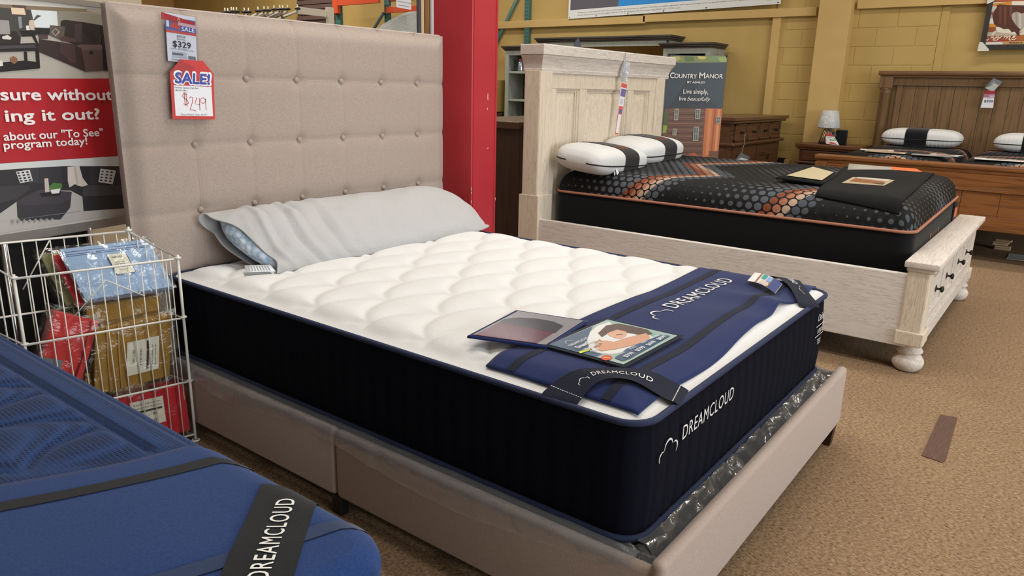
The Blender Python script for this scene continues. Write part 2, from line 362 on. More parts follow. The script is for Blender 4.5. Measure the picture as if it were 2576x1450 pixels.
# ---------------------------------------------------------------- printed pictures (outlines in the plane of the print, metres)
BOARD_ART = [
('#b4aea2', [(-0.279,1.516),(0.135,1.543),(0.149,1.306),(-0.313,1.296)]),
('#46443f', [(-0.277,1.523),(-0.132,1.528),(-0.128,1.441),(-0.294,1.418)]),
('#8f8a7c', [(-0.045,1.529),(0.134,1.536),(0.132,1.473),(0.027,1.452),(-0.048,1.471)]),
('#84735c', [(-0.276,1.530),(0.137,1.563),(0.137,1.539),(-0.159,1.523),(-0.278,1.521)]),
('#5b4a40', [(-0.196,1.534),(-0.149,1.536),(-0.151,1.524),(-0.197,1.524)]),
('#a9a294', [(0.068,1.554),(0.137,1.561),(0.134,1.539),(0.067,1.539)]),
('#dadfe0', [(-0.136,1.525),(-0.047,1.527),(-0.049,1.473),(-0.130,1.468)]),
('#23201e', [(-0.130,1.467),(-0.043,1.471),(-0.039,1.454),(-0.124,1.442)]),
('#e6cdb0', [(-0.201,1.525),(-0.158,1.527),(-0.155,1.506),(-0.201,1.504)]),
('#8a8f96', [(-0.183,1.498),(-0.171,1.499),(-0.173,1.464),(-0.184,1.460)]),
('#cdbba8', [(-0.146,1.490),(-0.133,1.492),(-0.130,1.477),(-0.134,1.459),(-0.147,1.459),(-0.150,1.478)]),
('#55584f', [(-0.133,1.492),(-0.118,1.510),(-0.102,1.508),(-0.115,1.501),(-0.129,1.490),(-0.142,1.494),(-0.148,1.509),(-0.137,1.497)]),
('#e4e0da', [(-0.161,1.471),(-0.150,1.473),(-0.149,1.458),(-0.161,1.457)]),
('#1c1817', [(-0.185,1.454),(-0.112,1.459),(-0.119,1.447),(-0.136,1.446),(-0.123,1.405),(-0.133,1.410),(-0.145,1.438),(-0.174,1.436)]),
('#2b2422', [(-0.290,1.442),(-0.195,1.452),(-0.183,1.431),(-0.188,1.412),(-0.296,1.403)]),
('#9e9894', [(-0.284,1.482),(-0.214,1.483),(-0.216,1.440),(-0.291,1.435)]),
('#d8d4cc', [(-0.244,1.431),(-0.225,1.437),(-0.213,1.429),(-0.218,1.423),(-0.243,1.423)]),
('#332a29', [(-0.036,1.497),(-0.022,1.502),(0.045,1.500),(0.119,1.495),(0.109,1.373),(0.022,1.416),(-0.049,1.434)]),
('#241d1d', [(0.045,1.500),(0.119,1.495),(0.112,1.466),(0.085,1.428),(0.073,1.430),(0.038,1.466)]),
('#463a38', [(0.012,1.491),(0.042,1.497),(0.030,1.428),(0.003,1.431)]),
('#5c534b', [(-0.077,1.480),(-0.025,1.479),(-0.032,1.448),(-0.046,1.432),(-0.086,1.447)]),
('#a69a8a', [(-0.076,1.458),(-0.060,1.472),(-0.045,1.460),(-0.064,1.444)]),
('#5c534b', [(-0.072,1.458),(-0.061,1.468),(-0.051,1.460),(-0.064,1.448)]),
('#54423e', [(-0.123,1.447),(-0.089,1.447),(-0.092,1.433),(-0.122,1.431)]),
('#3a2c2a', [(-0.123,1.431),(-0.064,1.427),(0.005,1.421),(0.025,1.408),(0.030,1.328),(-0.038,1.354),(-0.128,1.388)]),
('#54403c', [(-0.051,1.439),(-0.033,1.447),(0.006,1.440),(0.009,1.429),(-0.042,1.429)]),
('#4a3936', [(-0.050,1.425),(0.002,1.421),(-0.001,1.355),(-0.022,1.357),(-0.055,1.393)]),
('#6a5450', [(0.030,1.422),(0.113,1.426),(0.117,1.409),(0.028,1.404),(0.016,1.420)]),
('#5a4644', [(0.025,1.404),(0.117,1.409),(0.110,1.337),(0.031,1.328)]),
('#1e2430', [(0.054,1.397),(0.064,1.404),(0.071,1.398),(0.067,1.390),(0.056,1.389)]),
('#171414', [(0.112,1.494),(0.128,1.493),(0.123,1.334),(0.102,1.336)]),
('#201b1b', [(-0.296,1.403),(-0.140,1.417),(-0.128,1.405),(-0.129,1.392),(-0.300,1.378)]),
('#474244', [(-0.297,1.398),(-0.141,1.412),(-0.134,1.402),(-0.298,1.388)]),
('#191515', [(-0.141,1.391),(-0.129,1.392),(-0.134,1.334),(-0.145,1.334)]),
('#191515', [(-0.180,1.387),(-0.171,1.387),(-0.173,1.354),(-0.183,1.353)]),
('#191515', [(-0.305,1.343),(-0.183,1.358),(-0.141,1.355),(-0.134,1.334),(-0.310,1.313)]),
('#8a6248', [(-0.229,1.364),(-0.218,1.371),(-0.206,1.365),(-0.207,1.354),(-0.218,1.345),(-0.228,1.350)]),
('#dcd8ce', [(-0.303,1.356),(-0.255,1.355),(-0.256,1.338),(-0.307,1.331)]),
('#b01722', [(-0.312,1.297),(0.124,1.305),(0.162,1.017),(-0.355,1.023)]),
('#cfd3d0', [(-0.355,1.022),(0.162,1.017),(0.160,0.972),(-0.360,0.989)]),
('#b3aea9', [(-0.358,1.001),(0.153,0.973),(0.169,0.793),(-0.391,0.790)]),
('#2b292c', [(-0.358,1.001),(-0.250,1.000),(-0.096,0.996),(0.123,0.978),(0.132,0.944),(0.154,0.813),(-0.047,0.825),(-0.044,0.879),(-0.085,0.906),(-0.200,0.921),(-0.280,0.889),(-0.385,0.832)]),
('#39363a', [(-0.247,1.000),(-0.187,0.999),(-0.195,0.946),(-0.233,0.947)]),
('#333135', [(-0.185,0.999),(-0.108,0.996),(-0.114,0.940),(-0.193,0.943)]),
('#333135', [(-0.006,0.986),(0.116,0.976),(0.119,0.908),(-0.012,0.924)]),
('#3b383d', [(-0.366,0.950),(-0.232,0.941),(-0.231,0.927),(-0.278,0.899),(-0.376,0.885)]),
('#413e43', [(-0.037,0.921),(0.122,0.906),(0.129,0.866),(-0.043,0.880)]),
('#403c41', [(-0.280,0.889),(-0.200,0.921),(-0.082,0.902),(-0.090,0.870),(-0.130,0.864),(-0.255,0.874)]),
('#363338', [(-0.280,0.889),(-0.255,0.874),(-0.130,0.864),(-0.088,0.877),(-0.096,0.845),(-0.138,0.807),(-0.276,0.823),(-0.285,0.838)]),
('#201c1b', [(-0.198,0.909),(-0.123,0.910),(-0.126,0.893),(-0.194,0.895)]),
('#c9b9b0', [(-0.175,0.959),(-0.161,0.959),(-0.163,0.911),(-0.179,0.910)]),
('#4e7a3c', [(-0.164,0.928),(-0.145,0.942),(-0.115,0.935),(-0.116,0.919),(-0.137,0.914),(-0.160,0.917)]),
('#e4e2dc', [(-0.160,0.917),(-0.122,0.918),(-0.130,0.902),(-0.156,0.903)]),
('#cfc5ba', [(-0.086,0.992),(-0.041,0.992),(-0.034,0.947),(-0.017,0.920),(-0.042,0.916),(-0.067,0.928),(-0.089,0.918),(-0.092,0.943)]),
('#b8ada1', [(-0.063,0.990),(-0.055,0.991),(-0.053,0.920),(-0.061,0.923)]),
('#d4d2d2', [(-0.268,0.991),(-0.221,0.994),(-0.216,0.955),(-0.260,0.951)]),
('#d4d2d2', [(0.040,0.976),(0.102,0.963),(0.082,0.912),(0.025,0.927)]),
('#2c2b30', [(-0.265,0.988),(-0.257,0.988),(-0.256,0.983),(-0.264,0.983)]),
('#2c2b30', [(0.044,0.968),(0.053,0.966),(0.050,0.962),(0.042,0.964)]),
('#2c2b30', [(-0.250,0.989),(-0.242,0.989),(-0.241,0.984),(-0.249,0.984)]),
('#2c2b30', [(0.062,0.965),(0.072,0.963),(0.069,0.958),(0.060,0.961)]),
('#2c2b30', [(-0.235,0.989),(-0.227,0.990),(-0.226,0.984),(-0.234,0.984)]),
('#2c2b30', [(0.081,0.962),(0.090,0.959),(0.087,0.955),(0.078,0.957)]),
('#2c2b30', [(-0.263,0.979),(-0.255,0.979),(-0.254,0.974),(-0.262,0.974)]),
('#2c2b30', [(0.040,0.957),(0.049,0.955),(0.046,0.951),(0.038,0.953)]),
('#2c2b30', [(-0.248,0.979),(-0.240,0.980),(-0.239,0.975),(-0.247,0.974)]),
('#2c2b30', [(0.058,0.954),(0.068,0.952),(0.065,0.947),(0.056,0.950)]),
('#2c2b30', [(-0.234,0.980),(-0.225,0.980),(-0.224,0.975),(-0.232,0.975)]),
('#2c2b30', [(0.077,0.950),(0.086,0.948),(0.083,0.944),(0.074,0.946)]),
('#2c2b30', [(-0.262,0.970),(-0.254,0.970),(-0.252,0.965),(-0.260,0.965)]),
('#2c2b30', [(0.036,0.947),(0.045,0.944),(0.043,0.940),(0.034,0.942)]),
('#2c2b30', [(-0.247,0.970),(-0.239,0.971),(-0.238,0.965),(-0.246,0.965)]),
('#2c2b30', [(0.054,0.943),(0.064,0.941),(0.061,0.936),(0.052,0.939)]),
('#2c2b30', [(-0.232,0.971),(-0.224,0.971),(-0.223,0.966),(-0.231,0.966)]),
('#2c2b30', [(0.073,0.939),(0.082,0.937),(0.079,0.933),(0.070,0.935)]),
('#2c2b30', [(-0.260,0.961),(-0.252,0.961),(-0.251,0.956),(-0.259,0.956)]),
('#2c2b30', [(0.032,0.936),(0.042,0.933),(0.039,0.929),(0.030,0.931)]),
('#2c2b30', [(-0.245,0.961),(-0.237,0.961),(-0.236,0.956),(-0.244,0.956)]),
('#2c2b30', [(0.050,0.932),(0.060,0.930),(0.057,0.925),(0.048,0.928)]),
('#2c2b30', [(-0.230,0.962),(-0.222,0.962),(-0.221,0.957),(-0.229,0.957)]),
('#2c2b30', [(0.069,0.928),(0.078,0.926),(0.075,0.922),(0.066,0.924)]),
('#8f8b88', [(-0.385,0.832),(-0.382,0.832),(-0.060,0.826),(-0.062,0.828)]),
('#97938f', [(-0.310,0.827),(-0.301,0.832),(-0.298,0.822),(-0.306,0.818)]),
('#97938f', [(-0.292,0.825),(-0.283,0.830),(-0.279,0.821),(-0.288,0.816)]),
('#97938f', [(-0.273,0.823),(-0.265,0.828),(-0.260,0.819),(-0.269,0.815)]),
('#97938f', [(-0.255,0.821),(-0.246,0.826),(-0.242,0.818),(-0.250,0.814)]),
('#97938f', [(-0.236,0.819),(-0.227,0.824),(-0.222,0.817),(-0.231,0.812)]),
('#97938f', [(-0.217,0.817),(-0.208,0.822),(-0.203,0.815),(-0.212,0.811)]),
('#97938f', [(-0.197,0.815),(-0.188,0.819),(-0.183,0.814),(-0.192,0.809)]),
('#97938f', [(-0.178,0.813),(-0.168,0.817),(-0.163,0.812),(-0.173,0.808)])]
HOME_ART = [
('#cfc4b4', [(-0.013,0.568),(0.439,0.543),(0.528,0.036),(0.031,0.038)]),
('#a5552f', [(-0.014,0.550),(0.441,0.532),(0.457,0.444),(0.000,0.455)]),
('#c98528', [(0.003,0.438),(0.196,0.455),(0.202,0.420),(0.076,0.419),(0.008,0.416)]),
('#ddd5c5', [(0.199,0.456),(0.456,0.448),(0.463,0.407),(0.205,0.420)]),
('#c9bda8', [(0.008,0.416),(0.073,0.417),(0.058,0.365),(0.015,0.367)]),
('#9a5d45', [(0.015,0.367),(0.055,0.365),(0.058,0.329),(0.016,0.337)]),
('#b59a8c', [(0.016,0.336),(0.056,0.329),(0.062,0.303),(0.019,0.301)]),
('#d6d8c4', [(0.016,0.297),(0.063,0.299),(0.080,0.251),(0.021,0.251)]),
('#cf8a24', [(0.020,0.247),(0.081,0.245),(0.112,0.221),(0.100,0.216),(0.023,0.218)]),
('#8d4a26', [(0.023,0.216),(0.103,0.215),(0.108,0.184),(0.081,0.168),(0.028,0.168)]),
('#b3a596', [(0.025,0.164),(0.505,0.167),(0.511,0.131),(0.027,0.133)]),
('#9c3a26', [(0.027,0.129),(0.511,0.131),(0.521,0.077),(0.033,0.075)]),
('#a5612f', [(0.289,0.134),(0.511,0.133),(0.520,0.081),(0.297,0.085)]),
('#d8cfc4', [(0.028,0.064),(0.130,0.073),(0.191,0.061),(0.184,0.045),(0.030,0.039)]),
('#b9905a', [(0.189,0.076),(0.520,0.081),(0.527,0.041),(0.194,0.044)]),
('#d9d2c0', [(0.103,0.215),(0.126,0.217),(0.172,0.195),(0.214,0.194),(0.233,0.177),(0.252,0.162),(0.270,0.171),(0.295,0.139),(0.111,0.169)]),
('#d9d2c0', [(0.319,0.146),(0.348,0.171),(0.505,0.170),(0.511,0.134),(0.320,0.139)]),
('#4c2418', [(0.077,0.430),(0.091,0.423),(0.093,0.434),(0.170,0.420),(0.306,0.412),(0.463,0.407),(0.498,0.206),(0.341,0.211),(0.311,0.175),(0.316,0.124),(0.296,0.132),(0.274,0.165),(0.258,0.166),(0.246,0.159),(0.233,0.181),(0.214,0.195),(0.172,0.194),(0.129,0.217),(0.109,0.221),(0.080,0.251),(0.062,0.303),(0.055,0.332),(0.061,0.369),(0.079,0.401)]),
('#66351f', [(0.097,0.407),(0.119,0.413),(0.144,0.245),(0.129,0.239)]),
('#6b3a22', [(0.139,0.409),(0.162,0.410),(0.189,0.229),(0.168,0.237)]),
('#70402a', [(0.188,0.407),(0.210,0.407),(0.217,0.348),(0.208,0.287)]),
('#a9a197', [(0.315,0.186),(0.266,0.234),(0.228,0.286),(0.217,0.323),(0.227,0.347),(0.258,0.355),(0.292,0.340),(0.302,0.336),(0.318,0.342),(0.361,0.346),(0.391,0.316),(0.382,0.259),(0.351,0.217)]),
('#938a80', [(0.246,0.347),(0.259,0.350),(0.285,0.216),(0.269,0.231)]),
('#c0b9ae', [(0.276,0.342),(0.293,0.338),(0.321,0.189),(0.303,0.201)])]
HOME_SCRIPT = [[(0.039,0.097),(0.048,0.086),(0.075,0.122),(0.102,0.159),(0.118,0.184),(0.109,0.180),(0.082,0.144),(0.068,0.108),(0.059,0.100),(0.077,0.113),(0.099,0.122),(0.098,0.107),(0.101,0.088),(0.111,0.088)],
[(0.128,0.121),(0.111,0.107),(0.114,0.088),(0.131,0.088),(0.147,0.106),(0.145,0.121),(0.131,0.123),(0.130,0.110),(0.151,0.106),(0.170,0.128)],
[(0.192,0.131),(0.186,0.109),(0.178,0.092),(0.189,0.112),(0.212,0.130),(0.216,0.119),(0.205,0.094),(0.221,0.115),(0.235,0.130),(0.242,0.124),(0.234,0.097),(0.242,0.086),(0.254,0.091)],
[(0.253,0.097),(0.274,0.111),(0.284,0.125),(0.274,0.129),(0.261,0.111),(0.261,0.093),(0.277,0.089),(0.294,0.107)]]
BARN_ART = [
('#39424a', [(-0.260,1.626),(0.270,1.638),(0.352,0.665),(-0.192,0.652)]),
('#7a8050', [(-0.260,1.626),(0.270,1.638),(0.276,1.581),(-0.256,1.565)]),
('#a3a05a', [(-0.226,1.621),(-0.166,1.625),(-0.140,1.600),(-0.198,1.576),(-0.230,1.598)]),
('#566b3e', [(-0.118,1.626),(-0.033,1.626),(-0.018,1.585),(-0.102,1.578)]),
('#c3b45c', [(0.003,1.629),(0.088,1.626),(0.066,1.602),(0.017,1.604)]),
('#6f8a5e', [(0.111,1.629),(0.208,1.633),(0.225,1.585),(0.128,1.585)]),
('#8fa05e', [(0.191,1.624),(0.264,1.630),(0.271,1.584),(0.212,1.585)]),
('#31373d', [(-0.040,1.428),(0.013,1.382),(0.148,1.243),(0.302,1.169),(0.304,1.151),(-0.201,1.149)]),
('#6a4a3a', [(-0.223,1.149),(-0.177,1.158),(0.155,1.162),(0.202,0.661),(-0.190,0.652)]),
('#4c5a34', [(-0.226,1.127),(-0.184,1.128),(-0.171,0.935),(-0.213,0.934)]),
('#8a9a3c', [(-0.218,1.007),(-0.178,0.996),(-0.181,0.935),(-0.213,0.928)]),
('#b8683a', [(0.155,1.166),(0.309,1.166),(0.352,0.665),(0.202,0.661)]),
('#c9824a', [(0.186,1.161),(0.217,1.161),(0.253,0.737),(0.225,0.736)]),
('#96502a', [(0.235,1.162),(0.250,1.162),(0.285,0.738),(0.272,0.737)]),
('#cf8d55', [(0.269,1.160),(0.291,1.161),(0.327,0.739),(0.307,0.738)]),
('#b65a2c', [(0.050,0.680),(0.069,0.745),(0.118,0.758),(0.179,0.710),(0.182,0.678)]),
('#6d4630', [(0.254,0.774),(0.339,0.776),(0.348,0.677),(0.258,0.675)]),
('#84604c', [(-0.182,1.138),(0.152,1.143),(0.153,1.136),(-0.182,1.131)]),
('#54382c', [(-0.180,1.109),(0.155,1.114),(0.155,1.107),(-0.179,1.102)]),
('#84604c', [(-0.178,1.080),(0.157,1.086),(0.158,1.078),(-0.177,1.073)]),
('#54382c', [(-0.175,1.052),(0.160,1.057),(0.161,1.050),(-0.175,1.044)]),
('#84604c', [(-0.173,1.023),(0.163,1.028),(0.163,1.021),(-0.172,1.015)]),
('#54382c', [(-0.171,0.994),(0.166,0.999),(0.166,0.992),(-0.170,0.986)]),
('#84604c', [(-0.168,0.965),(0.168,0.970),(0.169,0.963),(-0.168,0.957)]),
('#54382c', [(-0.166,0.936),(0.171,0.941),(0.172,0.934),(-0.165,0.928)]),
('#84604c', [(-0.164,0.906),(0.174,0.912),(0.174,0.904),(-0.163,0.899)]),
('#54382c', [(-0.161,0.877),(0.176,0.882),(0.177,0.875),(-0.161,0.870)]),
('#84604c', [(-0.159,0.848),(0.179,0.853),(0.180,0.846),(-0.158,0.840)]),
('#54382c', [(-0.157,0.818),(0.182,0.824),(0.183,0.816),(-0.156,0.811)]),
('#84604c', [(-0.154,0.789),(0.185,0.794),(0.185,0.787),(-0.154,0.782)]),
('#54382c', [(-0.152,0.760),(0.187,0.765),(0.188,0.758),(-0.151,0.752)]),
('#84604c', [(-0.149,0.730),(0.190,0.735),(0.191,0.728),(-0.149,0.723)]),
('#54382c', [(-0.147,0.700),(0.193,0.706),(0.194,0.698),(-0.146,0.693)]),
('#84604c', [(-0.145,0.671),(0.196,0.676),(0.196,0.669),(-0.144,0.663)]),
('#b9a488', [(-0.135,1.156),(-0.095,1.157),(-0.087,1.052),(-0.126,1.051)]),
('#49616a', [(-0.128,1.150),(-0.101,1.151),(-0.093,1.058),(-0.120,1.058)]),
('#b9a488', [(-0.117,1.156),(-0.113,1.156),(-0.104,1.052),(-0.108,1.052)]),
('#b9a488', [(-0.130,1.106),(-0.091,1.106),(-0.091,1.103),(-0.130,1.102)]),
('#b9a488', [(0.059,1.160),(0.106,1.161),(0.115,1.069),(0.068,1.068)]),
('#49616a', [(0.066,1.154),(0.100,1.155),(0.108,1.075),(0.073,1.074)]),
('#b9a488', [(0.081,1.161),(0.085,1.161),(0.093,1.069),(0.089,1.068)]),
('#b9a488', [(0.063,1.116),(0.110,1.117),(0.110,1.113),(0.064,1.112)]),
('#b9a488', [(-0.124,0.973),(-0.087,0.974),(-0.082,0.913),(-0.119,0.912)]),
('#49616a', [(-0.118,0.967),(-0.093,0.968),(-0.089,0.919),(-0.114,0.918)]),
('#b9a488', [(-0.108,0.973),(-0.104,0.973),(-0.099,0.913),(-0.103,0.913)]),
('#b9a488', [(-0.122,0.944),(-0.085,0.945),(-0.085,0.942),(-0.122,0.941)]),
('#b9a488', [(0.069,0.996),(0.119,0.997),(0.131,0.867),(0.081,0.866)]),
('#49616a', [(0.076,0.990),(0.113,0.991),(0.124,0.873),(0.087,0.872)]),
('#b9a488', [(0.092,0.996),(0.096,0.996),(0.108,0.866),(0.104,0.866)]),
('#b9a488', [(0.075,0.933),(0.124,0.934),(0.125,0.930),(0.075,0.929)]),
('#b9a488', [(0.263,1.095),(0.304,1.096),(0.311,1.031),(0.269,1.030)]),
('#49616a', [(0.269,1.089),(0.299,1.090),(0.304,1.037),(0.274,1.037)]),
('#b9a488', [(0.282,1.096),(0.285,1.096),(0.292,1.031),(0.288,1.031)]),
('#b9a488', [(0.266,1.065),(0.307,1.066),(0.308,1.062),(0.266,1.061)])]

# ---------------------------------------------------------------- setting
def carpet_mat():
    t = NT('carpet_loop')
    v = t.mapping((1, 1, 1), rot=(0, 0, 0.15))
    n1 = t.noise(3.0, 3); n2 = t.noise(170, 3, t.mapping((1.0, 0.45, 1)), 0.6, 0.4)
    n3 = t.noise(95, 3, None, 0.65, 0.6)
    f = t.math('ADD', t.math('MULTIPLY', n2, 0.55), t.math('MULTIPLY', n3, 0.45))
    c = t.ramp(f, [(0.33, '#54422f'), (0.46, '#876e55'), (0.55, '#9d8366'), (0.68, '#b89f82')])
    c = t.mix(t.math('MULTIPLY', n1, 0.25), c, '#75614c')
    t.base(c); t.rough(0.95); t.b.inputs['Specular IOR Level'].default_value = 0.1
    t.bump(f, 0.8, 0.004); return t.m
M_CARPET = carpet_mat()
structure('floor', MB().box((-6, -11, -0.1), (8.1, 14.2, 0)), M_CARPET)
M_CEIL = plain('#c9c4b8', 0.9)
structure('ceiling', MB().box((-6, -11, CEIL), (8.1, 14.2, CEIL+0.1)), M_CEIL)
def paint_mat(name, c1, c2, bump=0.25):
    t = NT(name); n = t.noise(2.2, 4); n2 = t.noise(60, 3)
    t.base(t.ramp(n, [(0.3, c1), (0.7, c2)])); t.rough(0.62); t.bump(n2, bump, 0.002)
    t.b.inputs['Specular IOR Level'].default_value = 0.3; return t.m
M_YEL = paint_mat('mustard_wall_paint', '#b09457', '#b99d60')
M_YEL2 = paint_mat('mustard_board_paint', '#a68a52', '#af9259', 0.1)
M_TRIM = paint_mat('mustard_trim_paint', '#bd9e63', '#c6a76b', 0.1)
w = MB().box((7.92, -11, 0), (8.1, 14.2, CEIL)).box((7.9045, -1.265, 0), (7.93, 0.47, CEIL))
rng = random.Random(3)
for k in range(-1, 22):                                           # painted concrete blocks, 0.4 x 0.2 m
    z0 = k*0.2+0.044; off = 0.2*(k % 2)
    for j in range(-5, 4):
        ya = -1.255+0.4*j+off; yb = ya+0.4
        ya = max(ya, -1.255); yb = min(yb, 0.47)
        if yb-ya < 0.03 or z0 < -0.1 or z0+0.2 > CEIL: continue
        d = rng.uniform(-0.001, 0.001)
        w.box((7.9+d, ya+0.004, max(0, z0+0.004)), (7.93, yb-0.004, z0+0.196), 0.004)
structure('wall_right', w, M_YEL)
structure('wall_back', MB().box((-6, 14, 0), (8.1, 14.2, CEIL)), paint_mat('tan_wall_paint', '#b98f58', '#c49a62', 0.1))
structure('wall_left', MB().box((-6.2, -11, 0), (-6, 14.2, CEIL)), M_CEIL)
structure('wall_front', MB().box((-6, -11.2, 0), (8.1, -11, CEIL)), M_CEIL)
structure('trim_1', MB().box((7.74, -0.40, 0), (7.92, -0.055, CEIL), 0.006), M_TRIM)      # pilaster on the wall
t2 = MB().box((7.85, 2.185, 2.175), (7.92, 9.0, 2.275), 0.004).box((7.85, 0.0, 2.19), (7.92, 2.215, 2.285), 0.004)
structure('trim_2', t2, M_TRIM)                                    # long painted rail under the banner
structure('trim_3', MB().box((7.87, 0.405, 0), (7.92, 0.50, 2.2), 0.003), M_TRIM)
structure('trim_4', MB().box((7.85, -6.0, 2.245), (7.92, -0.43, 2.335), 0.004), M_TRIM)
structure('trim_5', MB().box((7.900, -1.345, 0), (7.92, -1.268, 2.24), 0.003), M_YEL)
# red steel column
def red_mat():
    t = NT('red_column_paint'); n = t.noise(60, 3); n2 = t.noise(3, 3)
    t.base(t.ramp(n2, [(0.3, '#ab2a34'), (0.7, '#b3303a')])); t.rough(0.4); t.bump(n, 0.08, 0.001); return t.m
cx0, cx1, cy0, cy1 = 1.668, 1.882, -0.10, 0.172
colm = MB().box((cx0, cy0, 0), (cx1, cy1, CEIL), 0.004)
colm.box((cx0+0.012, cy0-0.003, 0), (cx0+0.018, cy0, CEIL)).box((cx1-0.02, cy0-0.003, 0), (cx1-0.014, cy0, CEIL))
column = structure('trim_6', colm, red_mat())
chips = MB(); rg = random.Random(5)
def chip(x, z, w_, h_):
    n = 9; vs = []
    for k in range(n):
        a = 2*math.pi*k/n; rr = rg.uniform(0.6, 1.1)
        vs.append((x+w_*rr*math.cos(a), cy0-0.0006, z+h_*rr*math.sin(a)))
    chips.add(vs, [list(range(n))])
chip(1.80, 1.255, 0.004, 0.022); chip(1.798, 1.195, 0.003, 0.01); chip(1.805, 0.985, 0.008, 0.003)
for z in (0.77, 0.755, 0.705, 0.665, 0.655, 0.645, 0.61, 0.57, 0.545): chip(1.671, z, 0.004, rg.uniform(0.006, 0.016))
chip(1.879, 0.70, 0.003, 0.01)
obj('chipped_paint', chips, plain('#d8b89a', 0.8), column)

# banner strip on the upper wall
M_BANW = plain('#d8dad6', 0.4)
ban = thing('wall_banner', 'white edged blue and dark grey shop banner hung high on the mustard wall', 'banner', (7.84, 3.39, 2.26))
A = (3.386, 2.268); Bb = (0.416, 2.335)
def banfn(s, h, d=0.0): # s along the wall to the right, h above the lower edge
    y = A[0]+(Bb[0]-A[0])*s/2.97; z = A[1]+(Bb[1]-A[1])*s/2.97
    return Vector((7.835-d, y, z+h))
vin = MB().prism([(0, 0), (2.97, 0), (2.97, 1.15), (0, 1.15)], -0.008, 0.0, lambda a, b, d: banfn(a, b, d))
obj('vinyl_sheet', vin, M_BANW, ban)
am, ml = art_mb([('#54525a', [(0.03, 0.115), (0.80, 0.115), (0.80, 1.1), (0.03, 1.1)]), ('#1f86cf', [(0.80, 0.115), (2.93, 0.115), (2.93, 1.1), (0.80, 1.1)])], banfn)
obj('printed_panel', am, ml, ban)
M_TXT = plain('#55575c', 0.5)
letters(ban, M_TXT, "*Progressive Leasing obtains information from credit bureaus. Not all applicants are approved. Ownership by rental/lease agreement with Progressive Leasing costs more than the retailer's cash price. Select items only.", lambda a, b: banfn(0.155+a, 0.068+b, 0.001), width=2.5, height=0.017, res=1)
letters(ban, M_TXT, "Cancel or purchase early at any time. Not available in MN, NJ, VT, WI, WY. Message and data rates may apply. Reply HELP for help or STOP to cancel.", lambda a, b: banfn(0.155+a, 0.034+b, 0.001), width=1.55, height=0.017, res=1)
letters(ban, M_TXT, '____', lambda a, b: banfn(2.8+a, 0.05+b, 0.001), name='printed_rule', width=0.06, height=0.02, res=1)
for s in (0.02, 0.46, 0.95, 1.47, 2.05, 2.94):
    obj('grommet', MB().add([banfn(s+0.009*math.cos(a*math.pi/4), 0.016+0.009*math.sin(a*math.pi/4), 0.002) for a in range(8)], [list(range(8))]), plain('#23221f', 0.4), ban)

# framed picture with corner protectors
M_FRB = wood('charcoal_frame_wood', '#24211e', '#34302c', 'z')
pic = thing('framed_picture', 'dark framed wooden map picture with white cardboard corners on the right wall', 'picture', (7.86, -1.68, 1.80))
pf = lambda a, b, d=0.0: Vector((7.848-d, -1.68-a, 1.80+b))
fx0, fx1, fz0, fz1 = -0.005, 0.80, 0.0, 0.56
fr = MB()
for lo, hi in (((fx0, fz0), (fx1, fz0+0.045)), ((fx0, fz1-0.045), (fx1, fz1)), ((fx0, fz0), (fx0+0.045, fz1)), ((fx1-0.045, fz0), (fx1, fz1))):
    fr.prism([(lo[0], lo[1]), (hi[0], lo[1]), (hi[0], hi[1]), (lo[0], hi[1])], -0.03, 0.022, pf)
obj('frame', fr, M_FRB, pic)
def clip_home(p): return [(min(max(a, 0.03), 0.765), min(max(b, 0.035), 0.525)) for a, b in p]
am, ml = art_mb([('#b9a890', [(0.03, 0.03), (0.77, 0.03), (0.77, 0.53), (0.03, 0.53)])] + [(c, clip_home(p)) for c, p in HOME_ART], lambda a, b, d=0.0: pf(a, b, d))
obj('printed_panel', am, ml, pic)
hs = MB()
for L in HOME_SCRIPT: stroke(L, 0.0085, lambda a, b, d=0: pf(a, b, 0.0075), mb=hs)
obj('painted_script', hs, plain('#e9dcc0', 0.5), pic)
obj('lettering', text_mb('where the heart is', lambda a, b: pf(0.238+a, 0.055+b, 0.0075), height=0.020, width=0.34), plain('#3b2417', 0.5), pic)
for poly in ([(-0.02, -0.016), (0.075, -0.016), (0.082, -0.002), (0.012, 0.072), (-0.014, 0.072)], [(-0.012, 0.44), (0.005, 0.44), (0.04, 0.46), (0.075, 0.50), (0.075, 0.575), (-0.012, 0.575)],
             [(0.815, -0.016), (0.72, -0.016), (0.712, -0.002), (0.78, 0.072), (0.815, 0.072)], [(0.815, 0.575), (0.72, 0.575), (0.712, 0.562), (0.78, 0.49), (0.815, 0.49)]):
    obj('corner_protector', MB().prism(poly, -0.036, 0.028, pf), plain('#cfcfc4', 0.7), pic)

